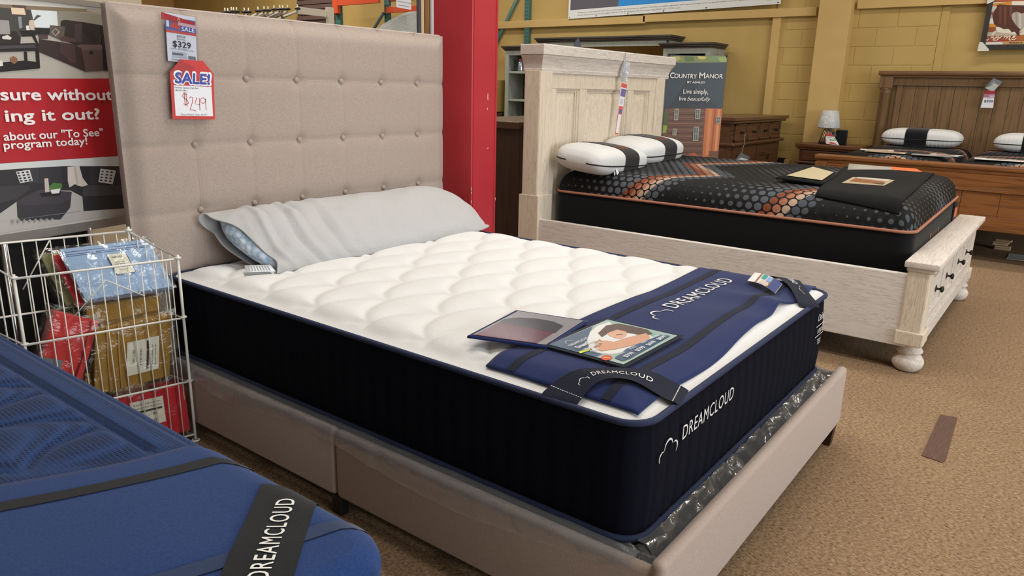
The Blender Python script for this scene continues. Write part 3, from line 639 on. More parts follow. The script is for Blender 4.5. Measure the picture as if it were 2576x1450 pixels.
# ---------------------------------------------------------------- upholstered bed
M_LINEN = fabric('beige_linen_weave', '#998a80', '#ad9e93', 420, 0.35, 0.2, stretch=(0.35, 1, 1), bd=0.001)
M_LINEN2 = fabric('beige_rail_weave', '#9b8a80', '#b0a096', 420, 0.3, 0.2)
M_LEG = wood('dark_leg_wood', '#2a1710', '#3c2318', 'z')
M_BLACKP = plain('#0d0d0f', 0.5)
bed = thing('upholstered_bed', 'beige linen bed with tall button tufted headboard and low rails', 'bed', (0.72, -1.0, 0))
HX0, HX1, HZ1 = -0.100, 1.574, 1.554
BX = [0.167+0.2398*k for k in range(6)]; BZ = [1.318, 1.070, 0.821, 0.575]
def hb_front(x, z):
    """depth of the padded front (towards -y)"""
    e = min(x-HX0, HX1-x, HZ1-z); d = 0.028*(1-(1-sstep(0, 0.09, e))**2) if e > 0 else 0
    for zz in BZ: d -= 0.0045*math.exp(-((z-zz)/0.006)**2) + 0.003*math.exp(-((z-zz)/0.03)**2)
    for bx in BX:
        d -= 0.0022*math.exp(-((x-bx)/0.005)**2)+0.0015*math.exp(-((x-bx)/0.025)**2)
        for zz in BZ:
            r = math.hypot(x-bx, z-zz)
            if r < 0.12: d -= 0.012*math.exp(-(r/0.022)**2)
    return d
hb = MB(); NU, NV = 226, 136; HZ0 = 0.10
hb.grid(lambda u, v: (HX0+(HX1-HX0)*u, 0.02-hb_front(HX0+(HX1-HX0)*u, HZ0+(HZ1-HZ0)*v)-0.0, HZ0+(HZ1-HZ0)*v), NU, NV)
def shell(u, v):                                                   # rolled edge and back
    a = v*math.pi
    per = u*(2*(HZ1-HZ0)+(HX1-HX0))
    if per < HZ1-HZ0: x, z, nx, nz = HX0, HZ0+per, -1, 0
    elif per < HZ1-HZ0+HX1-HX0: x, z, nx, nz = HX0+per-(HZ1-HZ0), HZ1, 0, 1
    else: x, z, nx, nz = HX1, HZ1-(per-(HZ1-HZ0)-(HX1-HX0)), 1, 0
    k = 0.008*math.sin(a)**0.6-(0.02*v if nx < 0 else 0)
    if v == 0: k = 0
    return (x+nx*k, 0.02+0.072*v, z+nz*k)
hb.grid(shell, 240, 10)
hb.box((HX0+0.021, 0.085, HZ0), (HX1, 0.092, HZ1))
head = obj('headboard', hb, M_LINEN, bed)
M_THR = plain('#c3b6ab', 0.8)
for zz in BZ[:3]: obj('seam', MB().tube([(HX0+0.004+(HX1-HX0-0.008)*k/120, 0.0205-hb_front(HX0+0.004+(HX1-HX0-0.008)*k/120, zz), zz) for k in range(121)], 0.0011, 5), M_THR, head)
for bx in BX: obj('seam', MB().tube([(bx, 0.0205-hb_front(bx, 0.6+0.95*k/90), 0.6+0.95*k/90) for k in range(91)], 0.0009, 5), fabric('dark_seam_thread', '#85766c', '#948479', 300, 0.1, 0.0) if bx == BX[0] else bpy.data.materials['dark_seam_thread'], head)  # upright seams in a thread darker than the linen
for zz in BZ[:3]:
    for bx in BX:
        m = Matrix.Translation((bx, 0.02-hb_front(bx, zz)-0.008, zz)) @ Matrix.Rotation(math.radians(90), 4, 'X')
        obj('button', MB().lathe([(0.0005, 0.0115), (0.006, 0.0105), (0.0105, 0.007), (0.0125, 0.002), (0.0115, -0.003), (0.008, -0.005)], 16, m), M_LINEN, head)
for x in (HX0+0.05, HX1-0.10): obj('headboard_leg', MB().box((x, 0.03, 0), (x+0.05, 0.08, 0.12), 0.003), M_LEG, bed)
FX0, FX1, FY = -0.06, 1.485, -2.13
def rail(lo, hi, seam=None):
    return MB().box(lo, hi, 0.016, seg=4)
rn = rail((FX0, -2.10, 0.062), (FX0+0.034, -1.032, 0.290)).box((FX0, -1.028, 0.062), (FX0+0.034, 0.02, 0.290), 0.016, seg=4)
obj('side_rail', rn, M_LINEN2, bed)
obj('side_rail', rail((FX1-0.034, -2.10, 0.066), (FX1, 0.02, 0.295)), M_LINEN2, bed)
obj('foot_rail', MB().box((FX0-0.004, FY, 0.088), (FX1+0.006, FY+0.036, 0.318), 0.017, seg=4), M_LINEN2, bed)
obj('leg', MB().box((FX0+0.002, -1.05, 0), (FX0+0.032, -1.008, 0.07), 0.002), M_BLACKP, bed)
obj('leg', MB().box((FX1-0.03, -1.05, 0), (FX1, -1.008, 0.07), 0.002), M_BLACKP, bed)
for x in (FX0+0.03, FX1-0.05):
    obj('leg', MB().add([(x, FY+0.008, 0.09), (x+0.05, FY+0.008, 0.09), (x+0.05, FY+0.05, 0.09), (x, FY+0.05, 0.09), (x+0.008, FY+0.016, 0), (x+0.044, FY+0.016, 0), (x+0.044, FY+0.045, 0), (x+0.008, FY+0.045, 0)],
        [(0, 1, 2, 3), (7, 6, 5, 4), (4, 5, 1, 0), (5, 6, 2, 1), (6, 7, 3, 2), (7, 4, 0, 3)]), M_LEG, bed)
for k in range(5): obj('slat', MB().box((FX0+0.03, -1.95+0.42*k, 0.075), (FX1-0.03, -1.86+0.42*k, 0.093), 0.002), M_LEG, bed)

# low foundation still in its plastic bag
fnd = thing('box_spring', 'low grey box spring in clear plastic bag under the white mattress', 'box spring', (0.72, -1.0, 0.1))
obj('foundation', MB().box((0.01, -2.035, 0.095), (1.43, 0.0, 0.27), 0.012, seg=3), fabric('charcoal_ticking', '#2a2a2d', '#37373b', 300), fnd)
M_BAG = clear('clear_plastic_bag', '#eef1f4', 0.08, 0.14, 0.4, 12, edge=0.30, milk=0.10)
def crinkle(x, y, z, k, sc=14):
    return k*(noise.noise(Vector((x*sc, y*sc, z*sc)))+0.5*noise.noise(Vector((x*sc*2.7, y*sc*2.7, z*sc*2.7+5))))
def crease(x, y, sc): return abs(noise.noise(Vector((x*sc, y*sc, 3.1))))
pb = MB()
def near_bag(u, v):                                                # folded out over the near rail
    y = -0.12-1.93*u; out = 0.55+0.45*math.sin(3.4*u*math.pi+0.4); out = 0.25+0.75*max(0, out)*sstep(0.0, 0.2, u)*sstep(1.0, 0.9, u)
    path = [(0.004, 0.262), (-0.012, 0.288), (-0.032, 0.297), (-0.058, 0.293), (-0.067, 0.276-0.0*out), (-0.068, 0.272-0.06*out)]
    t = v*(len(path)-1); i = min(int(t), len(path)-2); f = t-i
    x = path[i][0]*(1-f)+path[i+1][0]*f; z = path[i][1]*(1-f)+path[i+1][1]*f
    c = crinkle(x*3, y, z, 0.006, 12)
    return (x-abs(c)*0.8*(v > 0.3), y, z+c*0.4*(v < 0.8)+0.004)
nbg = MB().grid(near_bag, 180, 14)
def foot_bag(u, v):
    x = 0.02+1.42*u; y = -2.088+0.066*v
    z = 0.245+0.08*crease(x, y*0.6, 8)+0.03*crease(x+3, y, 21)+0.012*math.sin(9*u)+0.045*v-0.03*(1-v)
    return (x, y, min(z, 0.293))
pb.grid(foot_bag, 220, 12)
def side_bag(u, v):
    y = -2.08+0.10*u; x = 0.03-0.05*v
    return (x, y, 0.25+0.05*crease(x*2, y, 17)+0.02*u)
pb.grid(side_bag, 14, 10)
def far_bag(u, v):
    y = -2.09+0.5*u; x = 1.435+0.026*v
    return (x, y, 0.262+0.06*crease(x*3, y, 15)+0.02*(1-v))
pb.grid(far_bag, 50, 6)
obj('plastic_bag', pb, M_BAG, fnd)
obj('folded_over_plastic', nbg, clear('milky_plastic_fold', '#eef0f2', 0.10, 0.20, 0.35, 10, edge=0.30, milk=0.13), fnd)

# ---------------------------------------------------------------- white mattress
MX0, MX1, MY0, MY1, MZB, MZR, MR = 0.0, 1.50, -2.022, -0.012, 0.285, 0.585, 0.07
def navy_knit():
    t = NT('navy_side_knit'); n = t.noise(420, 2)
    t.base(t.ramp(n, [(0.3, '#05070f'), (0.7, '#0a0d1b')])); t.rough(0.95)
    t.b.inputs['Specular IOR Level'].default_value = 0.15; t.bump(n, 0.25, 0.001); return t.m
M_NAVYS = navy_knit()
def cord_mat(name, c1, c2):
    t = NT(name); v = t.mapping((140, 140, 140), rot=(0.5, 0.4, 0.7))
    wv = t.n.new('ShaderNodeTexWave'); wv.inputs['Scale'].default_value = 1.0; wv.inputs['Distortion'].default_value = 0.6
    t.link(v, wv.inputs['Vector']); t.base(t.ramp(wv.outputs[1], [(0.3, c1), (0.75, c2)])); t.rough(0.8); t.bump(wv.outputs[1], 0.5, 0.001); return t.m
M_CORD = cord_mat('navy_cord', '#101933', '#243459')
def white_quilt():
    t = NT('white_quilted_knit'); v = t.mapping((1, 1, 0.2))
    vo = t.voronoi(120, v, 0.1); n = t.noise(3, 3)
    t.base(t.ramp(vo, [(0.0, '#e2e2e0'), (0.55, '#d2d2d1')])); t.rough(0.75); t.b.inputs['Sheen Weight'].default_value = 0.1
    t.b.inputs['Specular IOR Level'].default_value = 0.25; t.bump(vo, 0.35, 0.0015); return t.m
mat_w = thing('mattress', 'white quilted mattress with navy sides on the beige tufted bed', 'mattress', (0.75, -1.0, 0.285))
obj('side_panel', mattress_side(MB(), MX0, MX1, MY0, MY1, MR, MZB, MZR, gd=0.0042), M_NAVYS, mat_w)
def mt_smooth(x, y):
    """top of the mattress without its quilting"""
    e = min(x-MX0, MX1-x, y-MY0, MY1-y)
    return MZR+0.004+0.026*sstep(0, 0.11, e)
def mt_top(u, v):
    x, y = MX0+(MX1-MX0)*u, MY0+(MY1-MY0)*v
    x, y, e = clamp_rr(x, y, MX0, MX1, MY0, MY1, MR)
    e = min(x-MX0, MX1-x, y-MY0, MY1-y, e if e < MR else 9)
    z = MZR+0.004+0.026*sstep(0, 0.11, e)
    k = sstep(0.03, 0.07, e)
    z += k*(0.016*scales(x, y)-0.008)*(0.3+0.7*sstep(-1.56, -1.50, y) if x > 0.05 else 1)
    return (x, y, z)
obj('quilted_top', MB().grid(mt_top, 210, 280), white_quilt(), mat_w)
obj('piping', piping(MX0, MX1, MY0, MY1, MR, MZR+0.002, 0.0085, grow=0.004), M_CORD, mat_w)
obj('piping', piping(MX0, MX1, MY0, MY1, MR, MZB+0.006, 0.009, grow=0.003), M_CORD, mat_w)
M_LOGO = plain('#d9d9d6', 0.6)
def cloud(fn, s, mb):
    """three crescent humps, s wide"""
    for cx, cy, r, a0, a1, w0 in ((0.17, 0.12, 0.15, 215, 62, 0.045), (0.48, 0.26, 0.22, 178, 12, 0.06), (0.80, 0.15, 0.17, 108, -48, 0.05)):
        n = 12; vs = []
        for k in range(n+1):
            a = math.radians(a0+(a1-a0)*k/n); w_ = w0*(0.25+0.75*math.sin(math.pi*k/n))
            vs.append(((cx+(r+w_*0.6)*math.cos(a)), cy+(r+w_*0.6)*math.sin(a)))
        for k in range(n+1):
            a = math.radians(a0+(a1-a0)*k/n); w_ = w0*(0.25+0.75*math.sin(math.pi*k/n))
            vs.append(((cx+(r-w_*0.4)*math.cos(a)), cy+(r-w_*0.4)*math.sin(a)))
        mb.add([fn(p*s, q*s) for p, q in vs], [(k, n+1+k, n+2+k, k+1) for k in range(n)])
    return mb
def foot_face(x0, z0, slant=0.0):
    return lambda a, b: Vector((x0+a, MY0-0.0105+0.003, z0+b+slant*a))
M_LOGO_ = M_LOGO
ff_ = lambda x0, z0: (lambda a, b: Vector((x0+a, MY0-0.0125, z0+b)))
obj('cloud_emblem', cloud(ff_(0.075, 0.468), 0.10, MB()), M_LOGO, mat_w)
letters(mat_w, M_LOGO, 'DREAMCLOUD', ff_(0.20, 0.485), name='embroidered_logo', width=0.33, height=0.040, spacing=1.12)
lb = text_mb('Oeko', lambda a, b: Vector((1.345+a, MY0-0.0125, 0.51+b)), width=0.075, height=0.03)
for dz in (-0.02, -0.06): lb.add([(1.335, MY0-0.0125, 0.51+dz), (1.435, MY0-0.0125, 0.51+dz), (1.435, MY0-0.0125, 0.513+dz), (1.335, MY0-0.0125, 0.513+dz)], [(0, 1, 2, 3)])
text_mb('100', lambda a, b: Vector((1.36+a, MY0-0.0125, 0.46+b)), width=0.05, height=0.02, mb=lb)
text_mb('TEX', lambda a, b: Vector((1.37+a, MY0-0.0125, 0.415+b)), width=0.045, height=0.022, mb=lb)
obj('woven_label', lb, M_LOGO, mat_w)

# ---------------------------------------------------------------- navy foot protector on the white mattress
M_NAVYF = fabric('navy_felt', '#0f1c46', '#15265a', 600, 0.2, 0.12)
M_NAVYD = fabric('dark_navy_elastic', '#090e1f', '#0e152b', 500, 0.2, 0.08)
fp = thing('foot_protector', 'navy foot protector sheet with clear pockets across the white mattress foot', 'mattress protector', (0.78, -1.78, 0.615))
def wav(x, y): return 0.004*math.sin(9*x+3*y)+0.003*noise.noise(Vector((x*9, y*6, 1)))
def prot_edge(x):                                                  # foot-side edge with its soft waves
    return -1.995+0.018*sstep(0.25, 0.7, x)+0.018*math.exp(-((x-1.12)/0.09)**2)+0.008*math.sin(x*9)
PX0, PX1 = 0.035, 1.515
def prot_pt(x, t, lift=0.0):
    ya = prot_edge(x); yb = -1.548+0.006*math.sin(5*x)
    y = ya+(yb-ya)*t
    xs = min(max(x, MX0), MX1); ys = max(y, MY0)
    e = min(xs-MX0, MX1-xs, ys-MY0, MY1-ys)
    z = MZR+0.004+0.026*sstep(0, 0.11, max(e, 0))+0.007+wav(x, y)*0.6+lift
    z += 0.018*math.exp(-((x-1.10)/0.06)**2)*(1-t)**2
    return Vector((x, y, z))
obj('sheet', MB().slab(lambda u, v: prot_pt(PX0+(PX1-PX0)*u, v), 120, 36, 0.005), M_NAVYF, fp)
def lane(mb, t0, t1, x0, x1, lift=0.002, n=90):
    mb.grid(lambda u, v: prot_pt(x0+(x1-x0)*u, t0+(t1-t0)*v, lift), n, 3); return mb
obj('band', lane(MB(), 0.17, 0.225, PX0+0.004, PX1-0.004), M_NAVYD, fp)
obj('band', lane(MB(), 0.80, 0.855, PX0+0.004, PX1-0.004), M_NAVYD, fp)
pl = lambda a, b: prot_pt(0.64+a, 0.55+b/0.45, 0.0035)
obj('cloud_emblem', cloud(lambda a, b: pl(a, b), 0.115, MB()), M_LOGO, fp)
letters(fp, M_LOGO, 'DREAMCLOUD', lambda a, b: pl(0.145+a, 0.012+b), name='printed_logo', width=0.50, height=0.060, spacing=1.1)
# pocket with the price card
M_FILM = clear('clear_pocket_film', '#ffffff', 0.025, 0.12, 0, 12, edge=0.10)
_c00, _c10, _c01 = prot_pt(0.213, 0.30, 0.008), prot_pt(0.523, 0.30, 0.008), prot_pt(0.213, 0.82, 0.008)
cardf = lambda a, b, d=0.0: _c00+(_c10-_c00)*a+(_c01-_c00)*b+Vector((0, 0, d))
def card_grid(mb, a0, a1, b0, b1, lift): mb.grid(lambda u, v: cardf(a0+(a1-a0)*u, b0+(b1-b0)*v, lift), 12, 12); return mb
pk = obj('card_pocket', card_grid(MB(), -0.05, 1.05, -0.06, 1.06, 0.001), M_NAVYD, fp)
SLEEP = [('#9fb4ad', [(0.000, 1.000), (1.000, 1.000), (1.000, -0.000), (0.000, -0.000)]),
 ('#3f5973', [(0.000, 1.000), (0.716, 0.987), (0.325, 0.749), (0.159, 0.581), (0.088, 0.343), (-0.003, 0.354)]),
 ('#dfe0de', [(0.328, 0.745), (0.544, 0.886), (0.770, 0.956), (0.931, 0.928), (0.966, 0.810), (0.928, 0.370), (0.789, 0.194), (0.590, 0.106), (0.334, 0.146), (0.148, 0.271), (0.097, 0.426), (0.163, 0.574)]),
 ('#8fb5a2', [(0.973, 0.957), (0.977, 0.397), (0.922, 0.224), (0.825, 0.232), (0.919, 0.600), (0.900, 0.859)]),
 ('#5a4332', [(0.557, 0.783), (0.820, 0.874), (0.951, 0.800), (0.970, 0.630), (0.967, 0.391), (0.885, 0.255), (0.770, 0.302), (0.768, 0.443), (0.738, 0.573), (0.661, 0.696), (0.484, 0.665)]),
 ('#d8a98c', [(0.612, 0.695), (0.769, 0.680), (0.780, 0.557), (0.679, 0.468), (0.555, 0.456), (0.543, 0.531), (0.565, 0.631)]),
 ('#6b4a3a', [(0.629, 0.588), (0.693, 0.544), (0.681, 0.524), (0.611, 0.567)]),
 ('#cf9c7e', [(0.303, 0.605), (0.423, 0.575), (0.438, 0.462), (0.634, 0.424), (0.857, 0.330), (0.776, 0.216), (0.625, 0.182), (0.455, 0.237), (0.275, 0.316), (0.146, 0.403), (0.187, 0.521)]),
 ('#b98466', [(0.187, 0.521), (0.297, 0.615), (0.419, 0.646), (0.381, 0.571), (0.223, 0.480)]),
 ('#3d5672', [(0.075, 0.169), (0.335, 0.221), (0.676, 0.190), (0.899, 0.153), (0.935, 0.055), (0.151, 0.030), (0.052, 0.049)]),
 ('#c8432f', [(0.062, 0.190), (0.009, 0.176), (-0.031, 0.197), (-0.035, 0.243), (-0.001, 0.287), (0.053, 0.304), (0.094, 0.282), (0.098, 0.234)]),
 ('#e0b23a', [(0.036, 0.279), (0.051, 0.207), (0.028, 0.201), (0.013, 0.273)]),
 ('#c6d63a', [(-0.003, 0.583), (0.135, 0.553), (0.105, 0.506), (-0.031, 0.537)])]
am, ml = art_mb(SLEEP, cardf, 0.002, 0.0002); obj('price_card', am, ml, pk)
M_CTX = plain('#e3e6ea', 0.5); M_CTD = plain('#22303f', 0.5)
obj('cloud_emblem', cloud(lambda a, b: cardf(0.09+a, 0.82+b*1.2, 0.0065), 0.11, MB()), M_CTX, pk)
for s_, x_, y_, w_, h_, b_ in (('DREAMCLOUD', 0.06, 0.74, 0.30, 0.05, 0), ('DreamCloud', 0.06, 0.63, 0.29, 0.07, 0.03), ('Hybrid Classic 4.0', 0.06, 0.53, 0.27, 0.055, 0.02), ('QUEEN', 0.06, 0.44, 0.12, 0.05, 0.02)):
    letters(pk, M_CTX, s_, lambda a, b: cardf(x_+a, y_+b, 0.0065), width=w_, height=h_, bold=b_)
for j_, (w1, w2) in enumerate([('TWIN', '$399'), ('FULL', '$599'), ('QUEEN', '$699'), ('KING', '$899')]):
    letters(pk, M_CTX, w1, lambda a, b: cardf(0.14+0.20*j_+a, 0.155+b, 0.0065), width=0.10, height=0.035)
    letters(pk, M_CTX, w2, lambda a, b: cardf(0.13+0.20*j_+a, 0.06+b, 0.0065), name='price_lettering', width=0.14, height=0.06, bold=0.02)
obj('clear_film', card_grid(MB(), 0.0, 1.0, 0.0, 1.0, 0.0085), M_FILM, pk)
def rect_(a0, b0, a1, b1): return [(a0, b0), (a1, b0), (a1, b1), (a0, b1)]
# raised flap standing a little off the bed
fc = [(0.060, -1.452, 0.628), (0.470, -1.60, 0.628), (0.352, -1.40, 0.655), (0.19, -1.64, 0.63)]
def flap(u, v, d=0.0):
    a = Vector((0.199, -1.630, 0.626)).lerp(Vector((0.468, -1.592, 0.628)), u); b = Vector((0.076, -1.447, 0.648)).lerp(Vector((0.353, -1.405, 0.650)), u)
    p = a.lerp(b, v); p.z += 0.004+d; return p
fl = obj('pocket_flap', MB().slab(lambda u, v: flap(u, v), 20, 20, 0.006), M_NAVYF, fp)
fpiece = lambda a, b, d=0.0: flap(0.04+0.92*a, 0.05+0.9*b, 0.0008+d)
am, ml = art_mb([('#8f8c8a', rect_(0, 0, 1, 1)), ('#5a1a30', [(0, 0.12), (0.42, 0.12), (0.56, 0.98), (0, 0.98)]), ('#2a2932', [(0.42, 0.1), (0.70, 0.14), (0.80, 0.35), (0.82, 0.6), (0.76, 0.85), (0.64, 0.98), (0.52, 0.98)])], fpiece, 0.001, 0.0004)
obj('dark_insert', am, ml, fl)
obj('clear_film', MB().grid(lambda u, v: fpiece(u, v, 0.003), 18, 18), clear('glossy_film', '#f0f0f4', 0.02, 0.15, 0, 8, edge=0.04), fl)
# corner straps
def strap(pc, label_txt, flip):
    """pc(s, w): s along 0..1, w across -1..1"""
    o = obj('corner_strap', MB().grid(lambda u, v: pc(u, v*2-1), 40, 6), M_NAVYD, fp)
    return o
def surf(x, y, lift):
    xs = min(max(x, MX0), MX1); ys = min(max(y, MY0), MY1); e = min(xs-MX0, MX1-xs, ys-MY0, MY1-ys)
    z = MZR+0.004+0.026*sstep(0, 0.11, e)
    return Vector((x, y, z+lift))
def near_strap(s, w, lift=0.0):
    P0, P1, P2 = Vector((-0.006, -1.805)), Vector((0.150, -1.80)), Vector((0.200, -2.030))
    p = P0*(1-s)**2+P1*2*s*(1-s)+P2*s*s; t = (P1-P0)*(1-s)+(P2-P1)*s; t.normalize(); n = Vector((-t.y, t.x))
    hw = 0.042+0.008*math.cos(s*2*math.pi)
    q = p+n*w*hw
    return surf(q.x, q.y, 0.006+0.018*math.sin(math.pi*min(1, max(0, s)))**0.5+lift)
so = strap(near_strap, '', 0)
ns = lambda a, b: near_strap(0.22+a, (b-0.5)*0.9, 0.0015)
obj('cloud_emblem', cloud(lambda a, b: near_strap(0.20+a, -0.42+b*7.5, 0.002), 0.12, MB()), M_LOGO, so)
letters(so, M_LOGO, 'DREAMCLOUD', lambda a, b: near_strap(0.36+a, -0.28+b, 0.002), name='printed_logo', width=0.46, height=0.52, spacing=1.12)
st = MB()
for s in (0.085, 0.955):
    for k in range(14):
        w0 = -1+2*k/14
        st.add([near_strap(s, w0, 0.001), near_strap(s+0.005, w0, 0.001), near_strap(s+0.005, w0+0.09, 0.001), near_strap(s, w0+0.09, 0.001)], [(0, 1, 2, 3)])
obj('stitching', st, M_LOGO, so)
def far_strap(s, w, lift=0.0):
    P0, P1, P2 = Vector((1.506, -1.76)), Vector((1.43, -1.90)), Vector((1.215, -2.030))
    p = P0*(1-s)**2+P1*2*s*(1-s)+P2*s*s; t = (P1-P0)*(1-s)+(P2-P1)*s; t.normalize(); n = Vector((-t.y, t.x))
    q = p+n*w*0.036
    return surf(q.x, q.y, 0.006+0.018*math.sin(math.pi*min(1, max(0, s)))**0.5+lift)
so = strap(far_strap, '', 0)
obj('cloud_emblem', cloud(lambda a, b: far_strap(0.80-a, 0.4-b*6.5, 0.002), 0.12, MB()), M_LOGO, so)
letters(so, M_LOGO, 'DREAMCLOUD', lambda a, b: far_strap(0.64-a, 0.3-b, 0.002), name='printed_logo', width=0.46, height=0.55, spacing=1.1)
def tagcard(u, v, d=0.0):
    a = Vector((1.275, -1.785, 0.634)).lerp(Vector((1.165, -1.925, 0.636)), u); p = a+Vector((0.115, 0.014, 0.008))*v; p.z += 0.010*math.sin(math.pi*u)+d; return p
tg = thing('paper_tag', 'small colourful photo card tucked under the far strap of the navy protector', 'tag', (1.28, -1.72, 0.64))
obj('card', MB().slab(lambda u, v: tagcard(u, v), 10, 4, 0.001), plain('#d9d6d2', 0.5), tg)
am, ml = art_mb([('#e9e6e2', [(0, 0), (0.25, 0), (0.25, 1), (0, 1)]), ('#8c6a4a', [(0.25, 0), (0.72, 0), (0.72, 1), (0.25, 1)]), ('#3f9a96', [(0.36, 0.5), (0.5, 0.5), (0.52, 0.95), (0.36, 0.95)]), ('#cdbfae', [(0.4, 0.05), (0.7, 0.1), (0.66, 0.4), (0.42, 0.42)]), ('#7fa6cf', [(0.54, 0.4), (0.7, 0.45), (0.7, 0.9), (0.55, 0.9)]), ('#33407a', [(0.72, 0), (1, 0), (1, 1), (0.72, 1)])], lambda a, b, d=0: tagcard(a, b, 0.0006+d))
obj('printed_picture', am, ml, tg)

# ---------------------------------------------------------------- body pillow on the white mattress
def case_mat():
    t = NT('grey_pillowcase_cotton'); n = t.noise(500, 2); n2 = t.noise(5, 4, t.mapping((1, 2.2, 2.2), rot=(0.3, 0.2, 0.5)), 0.6, 0.8)
    t.base(t.ramp(n, [(0.3, '#a4a4a4'), (0.7, '#b0afae')])); t.rough(0.85); t.b.inputs['Sheen Weight'].default_value = 0.15
    t.bump(n2, 0.35, 0.02); return t.m
def pebble_mat():
    t = NT('pale_blue_pebble_knit'); v = t.voronoi(38, None, 0.35)
    t.base(t.ramp(v, [(0.15, '#dfe6ee'), (0.5, '#c3d4e4'), (0.7, '#9db8d4')])); t.rough(0.7); t.bump(t.math('MULTIPLY', v, -1.0), 0.8, 0.006); return t.m
bp_ = thing('body_pillow', 'long body pillow in a grey pillowcase open at its left end against the headboard', 'pillow', (0.75, -0.22, 0.61))
PT = 0.612
PHI = math.radians(33)
def pil_core(t, a, grow=0.0):
    """section of the leaning pillow: long axis from the mattress up to the headboard"""
    k = 1.0 if t < 0.78 else math.sqrt(max(0.0, 1-((t-0.78)/0.22)**2.1))
    A = (0.187+grow)*(0.30+0.70*k) if t > 0.78 else 0.187+grow
    B = (0.077+grow)*k; e = 0.88
    c, s = math.cos(a), math.sin(a); c = math.copysign(abs(c)**e, c); s = math.copysign(abs(s)**e, s)
    drop = 0.095*(1-k); back = 0.05*(1-k)
    y = -0.200-back+A*c*math.cos(PHI)-B*s*math.sin(PHI); z = 0.694-drop+A*c*math.sin(PHI)+B*s*math.cos(PHI)
    return y, z
FOLDS = [(0.27, 0.007, 0.012), (0.325, 0.013, 0.013), (0.365, -0.010, 0.010), (0.40, 0.014, 0.014), (0.44, -0.011, 0.010), (0.475, 0.015, 0.014), (0.515, -0.012, 0.011), (0.55, 0.013, 0.014), (0.595, -0.009, 0.012), (0.64, 0.009, 0.018), (0.73, 0.006, 0.02), (0.86, 0.004, 0.025), (1.25, 0.005, 0.02), (1.36, 0.006, 0.018)]
def case_pt(t, a, lift=0.0):
    c, s = math.cos(a), math.sin(a)
    m = max(0, 1-t/0.16)                                            # near the open mouth
    y, z = pil_core(t, a)
    if m > 0:
        f = 1-0.30*m*m
        yc, zc = -0.200+0.187*c*math.cos(PHI), 0.694+0.187*c*math.sin(PHI)
        y = yc+(y-yc)*f; z = zc+(z-zc)*f
        z += m*0.006*math.sin(5*a+1); y += m*0.006*math.sin(4*a)
    x = 0.118+1.455*t
    zr = min(1, max(0, (z-0.61)/0.21)); x += m*(0.115*(1-zr)+0.050*(s > 0)*math.sin(a)+0.008*math.sin(6*a))
    g = math.exp(-((t-0.30)/0.16)**2)*sstep(0.05, 0.16, t)
    w_ = t*1.405+0.10*math.cos(a-0.7)+0.015*noise.noise(Vector((t*8, c*1.4, s*1.4)))
    fold = 0.0
    if s > -0.75:
        xx = x+0.05*math.cos(a-0.9)-0.03*math.sin(a*2)+0.02*noise.noise(Vector((t*6, c*1.2, s*1.2)))
        for x0, am, sg in FOLDS:
            fold += am*math.exp(-((xx-x0)/sg)**2)*(0.55+0.45*math.sin(a*1.0+x0*40))
        fold += 0.010*noise.noise(Vector((t*9, c*2.0, s*2.0)))+0.004*noise.noise(Vector((t*26, c*4, s*4)))*sstep(0.0, 0.1, t)
    y += fold*(-math.sin(PHI)*s+math.cos(PHI)*c*0.3)*0.8; z += fold*(math.cos(PHI)*s+math.sin(PHI)*c*0.5)
    return Vector((x, min(y, -0.036), max(z, PT+0.001)+lift))
pc = MB(); NT_, NA = 190, 84
pc.grid(lambda u, v: case_pt(u, v*2*math.pi), NT_, NA, cv=True)
pc.add([case_pt(1, 2*math.pi*k/NA) for k in range(NA)], [list(range(NA))], smooth=True)
o = obj('pillowcase', pc, case_mat(), bp_)
sm = o.modifiers.new('cloth', 'SOLIDIFY'); sm.thickness = 0.003; sm.offset = -1
hem = MB()
hem.grid(lambda u, v: case_pt(0.050+0.002*u, v*2*math.pi)+Vector((0, -0.0012, 0.0012)), 2, 84, cv=True)
obj('hem_seam', hem, plain('#8f9194', 0.9), o)
def inner(u, v):
    k = min(1, u/0.10)**0.5; a = v*2*math.pi
    y, z = pil_core(0.1, a, -0.022); yc, zc = -0.205, 0.688
    y = yc+(y-yc)*(0.25+0.75*k); z = zc+(z-zc)*(0.15+0.85*k)
    x = 0.138+0.55*u+0.10*(1-min(1, max(0, (z-0.61)/0.2)))
    return (x, min(y, -0.045), max(z, PT+0.004))
ip_ = MB().grid(inner, 60, 48, cv=True); ip_.add([inner(0, k/48) for k in range(48)], [list(range(48))[::-1]], smooth=True)
obj('inner_pillow', ip_, pebble_mat(), bp_)
lq = [Vector(p) for p in ((0.140, -0.315, 0.628), (0.228, -0.372, 0.624), (0.238, -0.328, 0.640), (0.157, -0.282, 0.645))]
lqf = lambda u, v, d=0.0: lq[0].lerp(lq[1], u).lerp(lq[3].lerp(lq[2], u), v)+Vector((0, 0, d))
lo_ = obj('care_label', MB().slab(lambda u, v: lqf(u, v), 4, 2, 0.001), plain('#d6d8da', 0.6), bp_)
lt = MB()
for k in range(8): lt.add([lqf(0.12+0.1*k, 0.15, 0.001), lqf(0.16+0.1*k, 0.15, 0.001), lqf(0.16+0.1*k, 0.85, 0.001), lqf(0.12+0.1*k, 0.85, 0.001)], [(0, 1, 2, 3)])
obj('printed_lines', lt, plain('#8d929b', 0.6), lo_)

